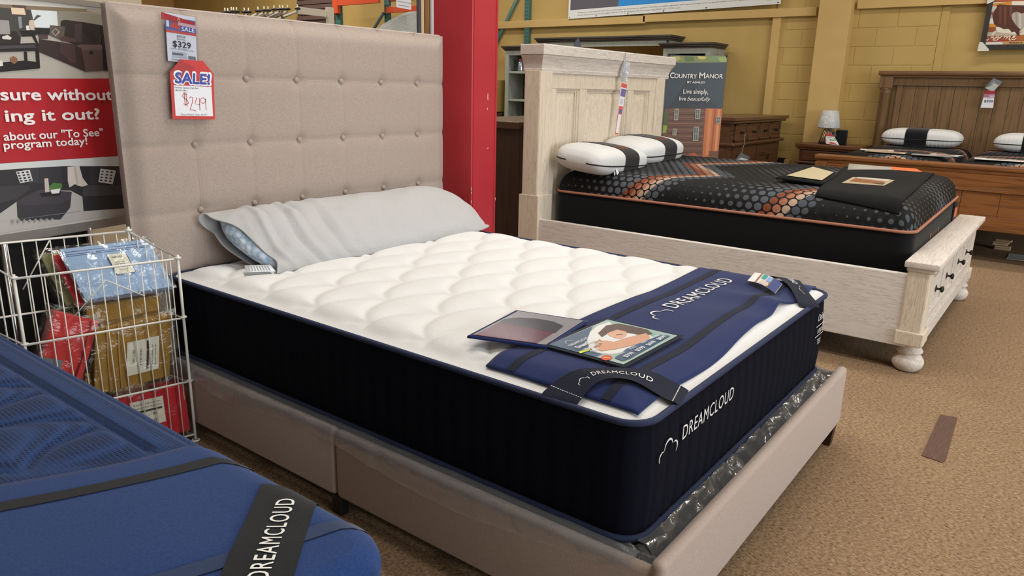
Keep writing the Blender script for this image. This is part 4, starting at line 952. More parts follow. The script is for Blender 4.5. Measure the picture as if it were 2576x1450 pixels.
# ---------------------------------------------------------------- price signs on the tufted headboard
M_PAPER = plain('#dedfe4', 0.45); M_RED = plain('#c0322d', 0.45); M_INK = plain('#1d1c22', 0.5); M_BLUE = plain('#35479b', 0.45)
pt1 = thing('price_tag', 'plastic sleeved 329 dollar price tag with red top on the tufted headboard', 'price tag', (0.135, -0.02, 1.46))
q0 = Vector((0.075, -0.016, 1.378)); 
pfn = plane_fn((0.078, -0.022, 1.372), (0.115, 0.0, -0.008), (0.006, 0.0, 0.16))
def rect(a0, b0, a1, b1): return [(a0, b0), (a1, b0), (a1, b1), (a0, b1)]
obj('card', MB().prism(rect(0, 0, 0.112, 0.165), -0.001, 0.0, lambda a, b, d: pfn(a, b, d)), M_PAPER, pt1)
am, ml = art_mb([('#4560a8', rect(-0.001, 0.105, 0.113, 0.152)), ('#d8dbe4', rect(0.002, 0.118, 0.012, 0.146)), ('#c0402f', [(0.013, 0.118), (0.05, 0.112), (0.055, 0.122), (0.038, 0.136), (0.02, 0.132)]), ('#c9453a', rect(-0.001, 0.099, 0.113, 0.108)), ('#c9a6a6', [(0.045, 0.128), (0.112, 0.125), (0.112, 0.136), (0.045, 0.139)]),
    ('#b9bcc4', rect(0.018, 0.016, 0.072, 0.036)), ('#5d5f68', rect(0.018, 0.024, 0.058, 0.031)), ('#77797f', rect(0.078, 0.014, 0.106, 0.026))], pfn)
obj('printed_art', am, ml, pt1)
tl = MB()
for s, x, y, w_, h_, b_ in (('SALE', 0.056, 0.111, 0.05, 0.014, 0.02),): obj('sale_lettering', text_mb(s, lambda a, b: pfn(x+a, y+b, 0.003), width=w_, height=h_, bold=b_, shear=0.1), plain('#e6e6ec', 0.5), pt1)
for s, x, y, w_, h_, b_ in (('$429.00', 0.038, 0.086, 0.032, 0.008, 0.0), ('Our Price', 0.038, 0.077, 0.032, 0.007, 0.0), ('$329', 0.021, 0.052, 0.068, 0.022, 0.012), ('Ashley Furniture', 0.04, 0.046, 0.034, 0.003, 0), ('B130-581 Queen Upholstered Bed', 0.012, 0.0425, 0.088, 0.0035, 0), ('Finance Terms Available', 0.014, 0.005, 0.092, 0.006, 0.0)):
    text_mb(s, lambda a, b: pfn(x+a, y+b, 0.003), width=w_, height=h_, bold=b_, mb=tl, res=2)
obj('price_lettering', tl, M_INK, pt1)
obj('plastic_sleeve', MB().prism(rect(-0.006, -0.006, 0.118, 0.168), 0.004, 0.0045, lambda a, b, d: pfn(a, b, d)), clear('tag_sleeve', '#f6f7fa', 0.02, 0.15, 0, 40, edge=0.05), pt1)
rf = plane_fn((0.072, -0.020, 1.512), (0.12, 0, -0.021), (0.0, 0, 1))
obj('red_strip', MB().prism([(0, 0.002), (0.122, 0.0), (0.122, 0.020), (0.0, 0.024)], -0.002, 0.003, lambda a, b, d: rf(a, b, d)), plain('#b3151c', 0.3), pt1)
obj('eyelet', MB().tube([rf(0.06+0.0045*math.cos(k*math.pi/6), 0.012+0.0045*math.sin(k*math.pi/6), 0.004) for k in range(12)], 0.0018, 6, closed=True), plain('#c9b98c', 0.3, 0.6), pt1)
sg = thing('sale_sign', 'red tag shaped SALE sign with handwritten 249 dollars on the tufted headboard', 'sale sign', (0.155, -0.03, 1.27))
sf = plane_fn((0.068, -0.034, 1.168), (0.166, 0, -0.004), (0.006, 0.0, 0.2))
ol = [(0, 0), (0.168, 0), (0.172, 0.168), (0.132, 0.212), (0.045, 0.212), (0.002, 0.166)]
obj('sign_board', MB().prism(ol, -0.001, 0.0, lambda a, b, d: sf(a, b, d)), M_RED, sg)
am, ml = art_mb([('#a52a2a', [(0.003, 0.166), (0.07, 0.16), (0.1, 0.185), (0.045, 0.211)]), ('#e0e1e6', rect(0.012, 0.012, 0.160, 0.120))], sf, 0.0005, 0.0003)
obj('printed_art', am, ml, sg)
for s, c, bd, d in (('white', '#e6e6ea', 0.085, 0.0016), ('blue', '#33459a', 0.035, 0.0022)):
    obj('sale_lettering', text_mb('SALE!', lambda a, b: sf(0.0 if False else 0.016+a+(0.0 if bd > .05 else 0.003), 0.127+b+(0.0 if bd > .05 else 0.002), d), width=0.142 if bd > .05 else 0.135, height=0.044 if bd > .05 else 0.038, bold=bd, shear=0.08), plain(c, 0.45), sg)
hw = MB(); ink = lambda a, b, d=0.0: sf(a, b, 0.0012)
for L in ([(0.062, 0.088), (0.048, 0.092), (0.042, 0.083), (0.05, 0.075), (0.062, 0.068), (0.064, 0.058), (0.055, 0.052), (0.044, 0.056)], [(0.050, 0.098), (0.051, 0.048)], [(0.057, 0.098), (0.058, 0.046)],
          [(0.068, 0.075), (0.074, 0.082), (0.082, 0.078), (0.080, 0.062), (0.070, 0.038), (0.068, 0.034), (0.082, 0.034), (0.092, 0.030)], [(0.098, 0.080), (0.090, 0.056), (0.110, 0.054)], [(0.108, 0.078), (0.108, 0.034)],
          [(0.132, 0.072), (0.124, 0.080), (0.114, 0.074), (0.114, 0.062), (0.124, 0.058), (0.132, 0.066), (0.133, 0.076), (0.133, 0.034)]):
    stroke(L, 0.0024, ink, mb=hw)
obj('handwritten_price', hw, plain('#b5332e', 0.5), sg)
tl = MB()
for s, x, y, w_, h_ in (('Dolante Queen Uph Bed', 0.015, 0.110, 0.092, 0.006), ('(B130-581)', 0.017, 0.1, 0.045, 0.006), ('* Floor Model Only, AS IS *', 0.026, 0.0145, 0.112, 0.006)):
    text_mb(s, lambda a, b: sf(x+a, y+b, 0.0014), width=w_, height=h_, shear=0.12, mb=tl, res=2)
obj('handwritten_note', tl, M_INK, sg)

# ---------------------------------------------------------------- navy mattress in the left foreground
NX0, NX1, NY0, NY1, NZ, NR = -2.2, -0.660, -1.93, 0.10, 0.600, 0.09
def mesh_knit():
    t = NT('navy_mesh_knit')
    v = t.mapping((1, 1.35, 1)); vo = t.voronoi(120, v, 0.12); n = t.noise(300, 2)
    t.base(t.ramp(vo, [(0.16, '#070e22'), (0.36, '#16294f'), (0.6, '#203a68')])); t.rough(0.9); t.b.inputs['Sheen Weight'].default_value = 0.08
    t.b.inputs['Specular IOR Level'].default_value = 0.2; t.bump(t.math('MULTIPLY', vo, 1.0), 0.6, 0.003); return t.m
M_MESH = mesh_knit()
nm = thing('mattress', 'navy quilted mesh mattress cut off in the left foreground', 'mattress', (-1.4, -1.0, 0.25))
def nv_side(mb): return mattress_side(mb, NX0, NX1, NY0, NY1, NR, 0.27, NZ-0.03, groove=0.08, gd=0.0, bulge=0.012, step=0.02)
obj('side_panel', nv_side(MB()), M_MESH, nm)
def nv_smooth(x, y):
    e = min(NX1-x, y-NY0, x-NX0, NY1-y); return NZ-0.03+0.034*(1-(1-sstep(0, 0.06, e))**2)+0.012*sstep(0.05, 0.3, e)
def nv_scale(x, y):
    return scales(x, y, 0.39, 0.14, 0.15, -0.94, -1.17)
def nv_top(u, v):
    x, y = NX0+0.75+(NX1-NX0-0.75)*u, NY0+(NY1-NY0)*v
    x, y, e = clamp_rr(x, y, NX0, NX1, NY0, NY1, NR)
    e = min(NX1-x, y-NY0, e if e < NR else 9)
    z = NZ-0.03+0.034*math.sqrt(1-(1-min(1, max(0, e)/0.06))**2)+0.012*sstep(0.05, 0.3, e)
    g = math.exp(-((e-0.085)/0.008)**2)
    z -= 0.013*g*sstep(-1.40+0.31*(NX1-x), -1.34+0.31*(NX1-x), y)
    if e > 0.09: z += sstep(0.085, 0.12, e)*(0.019*nv_scale(x, y)-0.008)*sstep(-1.36-0.05+0.31*(NX1-x), -1.30+0.31*(NX1-x), y)
    return (x, y, z)
obj('quilted_top', MB().grid(nv_top, 120, 260).grid(lambda u, v: (NX0+0.75*u, NY0+(NY1-NY0)*v, NZ+0.01), 4, 8), M_MESH, nm)
obj('piping', piping(NX0, NX1, NY0, NY1, NR, NZ-0.028, 0.010, grow=0.004), cord_mat('blue_mesh_cord', '#16284f', '#2d4878'), nm)
obj('bed_base', MB().box((NX0+0.03, NY0+0.03, 0.06), (NX1-0.03, NY1, 0.265), 0.01), plain('#1a1a1c', 0.8), nm)
for x, y in ((NX1-0.1, NY0+0.1), (NX1-0.1, NY1-0.1), (NX0+0.1, NY0+0.1), (NX0+0.1, NY1-0.1)): obj('base_leg', MB().lathe([(0.025, 0), (0.03, 0.06)], 12, Matrix.Translation((x, y, 0))), M_BLACKP, nm)
ncov = thing('foot_protector', 'plain navy felt foot protector with black elastic strap on the foreground mattress', 'mattress protector', (-1.2, -1.65, 0.61))
M_COVER = fabric('royal_navy_felt', '#17305f', '#1f3c70', 220, 0.15, 0.12)
M_ELAS = fabric('black_elastic', '#141618', '#1f2124', 300, 0.2, 0.1)
def cov(x, t, lift=0.0):
    over = max(0.0, x-(NX1+0.012)); x = min(x, NX1+0.012)
    yb = -1.40+0.31*(NX1-x)-0.02*math.sin((NX1-x)*9)
    yb -= 0.06*sstep(NX1-0.04, NX1+0.012, x)+over*0.5
    ya = NY0-0.012-0.05
    y = ya+(yb-ya)*t
    under = max(0.0, NY0-0.012-y); y = max(y, NY0-0.012)
    r = 0.09; cx_, cy_ = NX1+0.012-r, NY0-0.012+r
    if x > cx_ and y < cy_:
        dx, dy = x-cx_, y-cy_; d = math.hypot(dx, dy)
        if d > r: x, y = cx_+dx/d*r, cy_+dy/d*r
    e = min(NX1+0.012-x, y-(NY0-0.012))
    if x > cx_ and y < cy_: e = min(e, r-math.hypot(x-cx_, y-cy_))
    z = NZ-0.03+0.040*math.sqrt(1-(1-min(1, max(0, e)/0.055))**2)+0.010*sstep(0.05, 0.3, e)+0.004+lift*(1 if e > 0.004 else 0.2)
    z += 0.003*noise.noise(Vector((x*6, y*5, 2)))-over-under
    if over > 0: x += lift*0.7
    return Vector((x, y, z))
CX0 = -2.0; CX1 = NX1+0.055
obj('sheet', MB().slab(lambda u, v: cov(CX0+(CX1-CX0)*u, v), 140, 40, 0.006), M_COVER, ncov)
def clane(d0, d1, x0, x1):
    mb = MB()
    def f(u, v):
        x = x0+(x1-x0)*u; L = 0.592+0.31*(NX1-x); return cov(x, 1-(d0+(d1-d0)*v)/L, 0.0025)
    return mb.grid(f, 80, 3)
obj('band', clane(0.078, 0.112, CX0+0.01, CX1-0.004), M_ELAS, ncov)
M_BAND = fabric('dim_navy_band', '#182a4c', '#1f3358', 300, 0.2, 0.2)
obj('band', clane(0.42, 0.455, CX0+0.01, CX1-0.004), M_BAND, ncov)
def nstrap(s, w, lift=0.0):
    P0 = Vector((-0.661, -1.672)); P1 = Vector((-0.975, -1.965))
    n = Vector((-0.072, 0.078)).normalized(); p = P0.lerp(P1, s)+n*(0.052*w)-Vector((0.0, 0.0))
    x = min(p.x, NX1+0.011); y = max(p.y, NY0-0.011)
    yb = -1.40+0.31*(NX1-x)-0.02*math.sin((NX1-x)*9)-0.06*sstep(NX1-0.04, NX1+0.012, x); t = (y-(NY0-0.062))/(yb-(NY0-0.062))
    return cov(x, t, 0.004+lift)
so = obj('corner_strap', MB().grid(lambda u, v: nstrap(u*0.96, v*2-1), 50, 8), M_ELAS, ncov)
obj('printed_logo', text_mb('DREAMCLOUD', lambda a, b: nstrap(0.60-a, 0.36-b, 0.002) if False else nstrap(0.63-a, -0.33+b, 0.002), width=0.50, height=0.62, bold=0.006, spacing=1.12), plain('#e4e4e0', 0.5), so)

# ---------------------------------------------------------------- promotional board behind the basket
bd_d = Vector((math.sin(math.radians(79.1)), math.cos(math.radians(79.1)), 0)); bd_n = Vector((bd_d.y, -bd_d.x, 0)); BP0 = Vector((-0.12, 0.25, 0))
def bfn(s, z, d=0.0): return BP0+bd_d*s+bd_n*(d)+Vector((0, 0, z))
sb = thing('sign_stand', 'chrome legged shop poster board with red text band and two sofa photographs', 'sign', (-0.25, 0.25, 0))
obj('poster_board', MB().prism(rect(-0.42, 0.765, 0.135, 1.56), -0.012, 0, bfn), plain('#cfcac0', 0.5), sb)
def clip_b(p): return [(min(max(a, -0.415), 0.128), min(max(b, 0.785), 1.55)) for a, b in p]
am, ml = art_mb([(c, clip_b(p)) for c, p in BOARD_ART], bfn, 0.0005, 0.0001)
obj('printed_poster', am, ml, sb)
M_BTX = plain('#efe9e6', 0.5); o3 = lambda x, z: (lambda a, b: bfn(x+a, z+b, 0.0095))
letters(sb, M_BTX, 'sure without', o3(-0.281, 1.2285), width=0.402, height=0.040, bold=0.022)
letters(sb, M_BTX, 'ing it out?', o3(-0.276, 1.159), width=0.336, height=0.040, bold=0.022)
letters(sb, M_BTX, 'about our "To See"', o3(-0.292, 1.097), width=0.357, height=0.0285, bold=0.018)
letters(sb, M_BTX, 'program today!', o3(-0.296, 1.069), width=0.294, height=0.0275, bold=0.018)
M_CHR = plain('#b8b9bc', 0.18, 1.0)
fr = MB().prism(rect(-0.43, 0.752, 0.145, 0.784), -0.016, 0.008, bfn).prism(rect(-0.43, 1.556, 0.145, 1.575), -0.016, 0.008, bfn).prism(rect(0.130, 0.752, 0.145, 1.575), -0.016, 0.008, bfn).prism(rect(-0.43, 0.752, -0.415, 1.575), -0.016, 0.008, bfn)
obj('frame', fr, plain('#a9a6a0', 0.3, 0.7), sb)
for s in (-0.345, -0.035):
    obj('chrome_leg', MB().tube([bfn(s, 0.0, 0.0), bfn(s, 0.76, 0.0)], 0.0125, 14), M_CHR, sb)
obj('black_panel', MB().prism(rect(-0.60, 0.02, 0.0, 0.752), -0.05, -0.03, bfn), plain('#0b0b0d', 0.8), sb)
obj('base_plate', MB().prism([(-0.45, 0), (0.1, 0), (0.1, 0.02), (-0.45, 0.02)], -0.10, 0.08, bfn), plain('#151517', 0.5), sb)
obj('area_rug', MB().box((-0.5, 1.0, 0.0), (1.4, 3.2, 0.012), 0.004), None or fabric('marbled_rug_pile', '#7d5d45', '#c3b59e', 9, 0.4, 0.2), None)
tag(bpy.data.objects['area_rug'], 'brown and cream marbled rug on the floor behind the sign stand', 'rug')

# ---------------------------------------------------------------- white wire basket with packaged sheet sets
M_WIRE = plain('#d9d6cc', 0.4)
bk = thing('wire_basket', 'white three tier stacking wire basket full of packaged sheet sets', 'basket', (-0.3, -0.1, 0))
bFR, bFL = Vector((-0.074, -0.241, 0)), Vector((-0.545, -0.139, 0)); bBR, bBL = Vector((-0.150, -0.066, 0)), Vector((-0.618, 0.036, 0))
TIER = [0.03, 0.242, 0.485, 0.702]
def bpt(cnr, z, back): return Vector((cnr.x, cnr.y, z+(0.085 if back else 0)*(z/0.70)))
def rim(z):
    return [bpt(bFR, z, 0), bpt(bFL, z, 0), bpt(bBL, z, 1), bpt(bBR, z, 1)]
for z in TIER[::-1]:
    obj('rim', MB().tube(rim(z), 0.0042, 8, closed=True), M_WIRE, bk)
def wall(A, B, backA, backB, n, z0, z1):
    mb = MB(); rg = random.Random(int(n*7+A.x*100))
    for k in range(1, n):
        f = k/n; a = bpt(A, z0, backA).lerp(bpt(B, z0, backB), f); b = bpt(A, z1, backA).lerp(bpt(B, z1, backB), f)
        j = rg.uniform(-0.002, 0.002); mid = a.lerp(b, 0.5)+Vector((j, j, 0))
        mb.tube([a, mid, b], 0.0020, 6)
    return mb
for a, b, ka, kb, n, nm_ in ((bFR, bFL, 0, 0, 12, 'front_grid'), (bBR, bBL, 1, 1, 12, 'back_grid'), (bFR, bBR, 0, 1, 6, 'side_grid'), (bFL, bBL, 0, 1, 6, 'side_grid')):
    obj(nm_, wall(a, b, ka, kb, n, TIER[0], TIER[3]), M_WIRE, bk)
for cnr, kb in ((bFR, 0), (bFL, 0), (bBR, 1), (bBL, 1)):
    post = MB().tube([bpt(cnr, 0.004, kb), bpt(cnr, 0.25, kb), bpt(cnr, 0.49, kb), bpt(cnr, 0.716, kb)], 0.0052, 8)
    for z in TIER[1:]: post.tube([bpt(cnr, z+0.004, kb)+Vector((0.009*math.cos(k*0.7), 0.009*math.sin(k*0.7), 0)) for k in range(9)], 0.0035, 6, closed=True)
    post.tube([bpt(cnr, 0.006, kb)+Vector((0.012*math.cos(k*0.7), 0.012*math.sin(k*0.7), 0)) for k in range(9)], 0.004, 6, closed=True)
    obj('post', post, M_WIRE, bk)
for z in TIER[:1]:
    mb = MB()
    for k in range(1, 8): mb.tube([bpt(bFR, z, 0).lerp(bpt(bFL, z, 0), k/8), bpt(bBR, z, 1).lerp(bpt(bBL, z, 1), k/8)], 0.002, 6)
    obj('tier_floor', mb, M_WIRE, bk)
wv = (bFL-bFR).normalized(); nv = Vector((-wv.y, wv.x, 0)); nv = nv if nv.y > 0 else -nv
bplane = lambda s, z, d=0.0: bFR+wv*s+nv*d+Vector((0, 0, z))
obj('label_hook', MB().tube([bplane(0.335, 0.557, -0.006), bplane(0.232, 0.662, -0.006), bplane(0.12, 0.588, -0.006)], 0.0022, 6), M_WIRE, bk)
obj('hanging_hook', MB().tube([bpt(bBL, 0.70, 1).lerp(bpt(bBR, 0.70, 1), 0.50), bpt(bBL, 0.56, 1).lerp(bpt(bBR, 0.56, 1), 0.3)], 0.0022, 6), M_WIRE, bk)

M_WRAP = clear('clear_package_film', '#fbfbf6', 0.035, 0.15, 0.2, 16, edge=0.3)
def sheet_set(label, org, ux, uy, un, w, h, th, mats, layers=5, card=None, wrap=0.012, name='sheet_set', crumple=0.004, seed=1):
    """folded cloth in a clear bag: w along ux, h along uy, th along un (away from the viewer)"""
    ux = Vector(ux).normalized(); un0 = Vector(un).normalized(); uy = Vector(uy).normalized()
    un = ux.cross(uy).normalized(); un = un if un.dot(un0) > 0 else -un
    o = Vector(org); t = thing(name, label, 'bedding package', tuple(o), 0, 'packaged sheet sets in the wire basket')
    def f(a, b, d): return o+ux*a+uy*b+un*d
    for k in range(layers):
        d0 = th*k/layers; d1 = th*(k+1)/layers-0.0015
        mb = MB(); n = 10
        def surf_(u, v, dd, k=k, sgn=1): return f(w*u, h*v, dd+crumple*0.5*noise.noise(Vector((u*4+seed, v*4, k))))
        ins = 0.003*((k*37) % 3)
        M = Matrix(((ux.x, uy.x, un.x, o.x), (ux.y, uy.y, un.y, o.y), (ux.z, uy.z, un.z, o.z), (0, 0, 0, 1)))
        mb.box((ins, ins*0.6, d0), (w-ins, h-ins*0.6, d1), min(0.006, (d1-d0)*0.45), M, seg=3)
        ob = obj('folded_cloth', mb, mats[k % len(mats)], t)
    if card:
        a0, b0, a1, b1, txts = card
        obj('label_card', MB().prism(rect(a0, b0, a1, b1), -0.0045, -0.0035, f), plain('#d5d2c6', 0.5), t)
        for s, x, y, ww, hh, bo, rot in txts:
            letters(t, plain('#2a2440', 0.5), s, (lambda a, b: f(x-b, y+a, -0.0055)) if rot else (lambda a, b: f(x+a, y+b, -0.0055)), width=ww, height=hh, res=2)
    mb = MB(); W = wrap
    def wrapface(d):
        def g(u, v):
            c = 0.5*crinkle(u*w*2+seed, v*h*2, d, 0.010, 9)
            return f(-W+(w+2*W)*u, -W+(h+2*W)*v, d+c)
        return g
    mb.grid(wrapface(-0.007), 26, 22); mb.grid(wrapface(th+0.006), 8, 8)
    nb = 16
    mb.grid(lambda u, v: f(-W+(w+2*W)*u, -W*0.4, -0.007+(th+0.013)*v)+Vector((0, 0, crinkle(u*3+seed, v, 1, 0.004))), 20, 6)
    mb.grid(lambda u, v: f(-W+(w+2*W)*u, h+W*0.4, -0.007+(th+0.013)*v)+Vector((0, 0, crinkle(u*3, v+seed, 2, 0.006))), 20, 6)
    mb.grid(lambda u, v: f(-W*0.6, -W+(h+2*W)*u, -0.007+(th+0.013)*v), 20, 6); mb.grid(lambda u, v: f(w+W*0.6, -W+(h+2*W)*u, -0.007+(th+0.013)*v), 20, 6)
    obj('plastic_bag', mb, M_WRAP, t)
    return t, f
def cloth(n, c1, c2): return fabric(n, c1, c2, 260, 0.25, 0.25)
M_MUST = cloth('mustard_cotton', '#8f6a2c', '#a67f3a'); M_OLV = cloth('olive_cotton', '#7c7a58', '#8f8c68'); M_REDC = cloth('red_cotton', '#b01c2c', '#c42c3a'); M_CORAL = cloth('coral_red_cotton', '#b52a32', '#cf4440'); M_SKY = cloth('sky_blue_cotton', '#8ba6cf', '#9db6da'); M_SKY2 = cloth('grey_blue_cotton', '#7f92b4', '#8fa3c2')
r_ = -wv  # to the right as seen from the front
CL = [('CLARA CLARK', 0.115, 0.105, 0.05, 0.008, 0.01, True), ('Premier 1800', 0.140, 0.10, 0.06, 0.010, 0.0, True), ('Bed sheet set', 0.152, 0.11, 0.05, 0.006, 0.0, True)]
def ip(s_, z, d): return bFR+wv*s_+nv*d+Vector((0, 0, z))
BO = Vector((-0.353, -0.150, 0.594)); BUX = Vector((0.274, -0.059, 0.004)); BUY = Vector((-0.013, 0.125, 0.160))
BUN = BUX.cross(BUY).normalized(); BUN = -BUN if BUN.z > 0 else BUN
def bstack(dx, dy, dn): return tuple(BO+BUX.normalized()*dx+BUY.normalized()*dy+BUN*dn)
sheet_set('olive green sheet set lowest of the three slanted packages in the wire basket', bstack(-0.040, 0.030, 0.092), BUX, BUY, BUN, 0.275, 0.205, 0.030, [M_OLV], 3, seed=4, wrap=0.014)
sheet_set('red sheet set squeezed between the blue and olive packages in the wire basket', bstack(-0.018, 0.006, 0.053), BUX, BUY, BUN, 0.268, 0.200, 0.034, [M_REDC], 3, seed=3, wrap=0.008)
sheet_set('mustard sheet set under the blue package, half behind the labelled one', ip(0.305, 0.288, 0.058), r_, Vector((0.02, 0.012, 0.24)), nv, 0.235, 0.275, 0.05, [M_MUST], 4, seed=5)
t, f = sheet_set('mustard sheet set with white label at the front of the wire basket', ip(0.308, 0.262, 0.012), r_+Vector((0, 0, 0.05)), Vector((0.035, 0.008, 0.24)), nv, 0.245, 0.235, 0.04, [M_MUST], 4, card=(0.100, 0.040, 0.205, 0.160, [('CLARA CLARK', 0.125, 0.075, 0.055, 0.008, 0.01, True), ('Premier', 0.148, 0.07, 0.06, 0.010, 0.0, True), ('1800 Collection', 0.185, 0.055, 0.08, 0.006, 0.0, True), ('Queen sheet set', 0.195, 0.055, 0.08, 0.005, 0.0, True)]), seed=6)
obj('brown_stripe', MB().prism(rect(0.164, 0.048, 0.171, 0.152), -0.0062, -0.005, f), plain('#3a2018', 0.5), t)
for k in range(2): obj('cord', MB().tube([f(0.035+0.035*k, 0.232, -0.004), f(0.04+0.035*k, 0.12, -0.004), f(0.05+0.035*k, 0.0, -0.004)], 0.0025, 6), cloth('tan_cord', '#a9814a', '#bd9760'), t)
t, f = sheet_set('red sheet set lying tilted at the left end of the wire basket', ip(0.47, 0.352, 0.015), r_+Vector((0, 0, -0.45)), Vector((0.10, 0.0, 0.24)), nv, 0.135, 0.235, 0.11, [M_CORAL], 3, seed=7)
obj('zipper', MB().tube([f(0.11, 0.23, -0.006), f(0.115, 0.12, -0.008), f(0.108, 0.0, -0.006)], 0.0028, 6), plain('#8e2024', 0.5), t)
obj('grey_card', MB().prism(rect(0.004, 0.02, 0.06, 0.085), -0.006, -0.004, f), plain('#5d6268', 0.5), t)
t, f = sheet_set('red sheet set with white label in the lowest tier of the wire basket', ip(0.235, 0.04, 0.018), r_, Vector((0.0, 0.01, 0.2)), nv, 0.225, 0.185, 0.10, [M_REDC], 3, card=(0.035, 0.062, 0.145, 0.162, [('Size: Queen', 0.045, 0.145, 0.09, 0.006, 0, False), ('deep pocket sheet set', 0.045, 0.132, 0.09, 0.006, 0, False), ('Premier 1800', 0.06, 0.100, 0.06, 0.010, 0, False), ('CLARA CLARK', 0.062, 0.075, 0.055, 0.008, 0.01, False)]), seed=8)
obj('brown_stripe', MB().prism(rect(0.042, 0.117, 0.138, 0.124), -0.0062, -0.005, f), plain('#3a2018', 0.5), t)
# blue set lying slanted on top
t, f = sheet_set('sky blue sheet set lying slanted on top of the full wire basket', bstack(0, 0, 0.0), BUX, BUY, BUN, 0.278, 0.200, 0.048, [M_SKY, M_SKY2], 6,
                 card=(0.125, 0.075, 0.185, 0.155, [('nestl', 0.136, 0.138, 0.032, 0.011, 0.02, False), ('Sheet Set', 0.138, 0.120, 0.03, 0.004, 0, False), ('4 Piece Bedding Set', 0.134, 0.112, 0.042, 0.004, 0, False), ('Deep pocket', 0.14, 0.09, 0.03, 0.004, 0, False)]), seed=9, wrap=0.008)
obj('blue_border', MB().tube([f(a, b, -0.0055) for a, b in ((0.125, 0.155), (0.125, 0.075), (0.185, 0.075), (0.185, 0.155))], 0.0009, 4), plain('#2a4a8a', 0.5), t)
for b in (0.168, 0.174, 0.184): obj('stitched_line', MB().tube([f(0.004, b, -0.0008), f(0.274, b, -0.0008)], 0.0008, 4), plain('#5a7095', 0.7), t)
tt = thing('tassel', 'small gold tassel hanging between the red and mustard packages', 'tassel', tuple(ip(0.322, 0.30, 0.01)))
obj('tassel_head', MB().lathe([(0.002, 0.006), (0.008, 0.002), (0.008, -0.004), (0.006, -0.008)], 12, Matrix.Translation(ip(0.322, 0.345, 0.008))), plain('#8a6a30', 0.6), tt)
mb = MB(); rg = random.Random(2)
for k in range(16): 
    a = rg.uniform(0, 6.28); rr = rg.uniform(0.001, 0.006); p0 = ip(0.322, 0.34, 0.008)
    mb.tube([p0+Vector((rr*math.cos(a), rr*math.sin(a), 0)), p0+Vector((2*rr*math.cos(a), 2*rr*math.sin(a), -0.05))], 0.0009, 4)
obj('fringe', mb, plain('#9c7a3a', 0.7), tt)

# ---------------------------------------------------------------- whitewashed storage bed
def white_wood(name, axis, s=1.0, cols=('#b9aea3', '#d0c7bd', '#dad2c8')):
    t = NT(name); st = {'x': (1.0, 15, 15), 'y': (15, 1.0, 15), 'z': (15, 15, 1.0)}[axis]
    n = t.noise(1.5, 5, t.mapping(tuple(q*s for q in st)), 0.6, 2.2)
    st2 = {'x': (4, 190, 190), 'y': (190, 4, 190), 'z': (190, 190, 4)}[axis]
    n2 = t.noise(1.0, 2, t.mapping(st2))
    w_ = t.math('FRACT', t.math('MULTIPLY', n, 7.0)); f = t.math('ADD', t.math('MULTIPLY', w_, 0.6), t.math('MULTIPLY', n2, 0.4))
    t.base(t.ramp(f, [(0.22, cols[0]), (0.40, cols[1]), (0.8, cols[2])])); t.rough(0.55); t.bump(f, 0.2, 0.001); return t.m
M_WX, M_WY, M_WZ = white_wood('whitewashed_oak_x', 'x'), white_wood('whitewashed_oak_y', 'y', 1.0, ('#c6beb5', '#dcd5cd', '#e4ded6')), white_wood('whitewashed_oak_z', 'z', 1.0, ('#c2b29c', '#d6c8b3', '#dfd2bf'))  # lighter rails, warmer headboard: effect of the lighting mixed into the oak colour
wb = thing('storage_bed', 'whitewashed oak panel bed with footboard drawers and bun feet', 'bed', (3.41, -1.1, 0))
WX0, WX1 = 2.47, 4.35
hy = 0.075                                                         # headboard face
hbm = MB()
for x0, x1 in ((2.49, 2.575), (4.245, 4.33)): pass
for k, (x0, x1) in enumerate(((2.495, 2.63), (4.085, 4.22))):
    obj('headboard_post', MB().box((x0, hy-0.03, 0.0), (x1, hy+0.10, 1.425), 0.012).box((x0-0.012, hy-0.045, 0.0), (x1+0.012, hy+0.11, 0.64), 0.004), M_WZ, wb)
def crown(poly, name):
    """profile swept along x: list of (depth out of the face, z)"""
    mb = MB(); n = len(poly)
    def at(d, z, s):
        x = (WX0+0.05-d if s == 0 else 4.245+d); return (x, hy-0.01-d, z)
    vs = [at(d, z, 0) for d, z in poly]+[at(d, z, 1) for d, z in poly]
    b0 = [(WX0+0.05-d, hy+0.11, z) for d, z in poly]; b1 = [(4.245+d, hy+0.11, z) for d, z in poly]
    vs += b0+b1
    fs = [(i, n+i, n+i+1, i+1) for i in range(n-1)]+[(2*n+i, i, i+1, 2*n+i+1) for i in range(n-1)]+[(n+i, 3*n+i, 3*n+i+1, n+i+1) for i in range(n-1)]+[(3*n+i, 2*n+i, 2*n+i+1, 3*n+i+1) for i in range(n-1)]
    fs += [(n-1, 2*n-1, 4*n-1, 3*n-1), (0, 2*n, 3*n, n)]
    return obj(name, mb.add(vs, fs), M_WX, wb)
crown([(0.018, 1.405), (0.022, 1.425), (0.018, 1.43), (0.024, 1.455), (0.034, 1.480), (0.046, 1.498), (0.050, 1.505), (0.046, 1.508), (0.056, 1.512), (0.056, 1.565), (0.052, 1.572)], 'crown_moulding')
hp = MB().box((2.62, hy+0.02, 0.3), (4.09, hy+0.05, 1.43))
hp.box((2.618, hy-0.013, 1.31), (4.09, hy+0.04, 1.425), 0.004)          # frieze rail
for x0, x1 in ((2.621, 2.70), (2.985, 3.075), (3.65, 3.74), (4.0, 4.09)): hp.box((x0, hy-0.01, 0.3), (x1, hy+0.03, 1.315), 0.004)
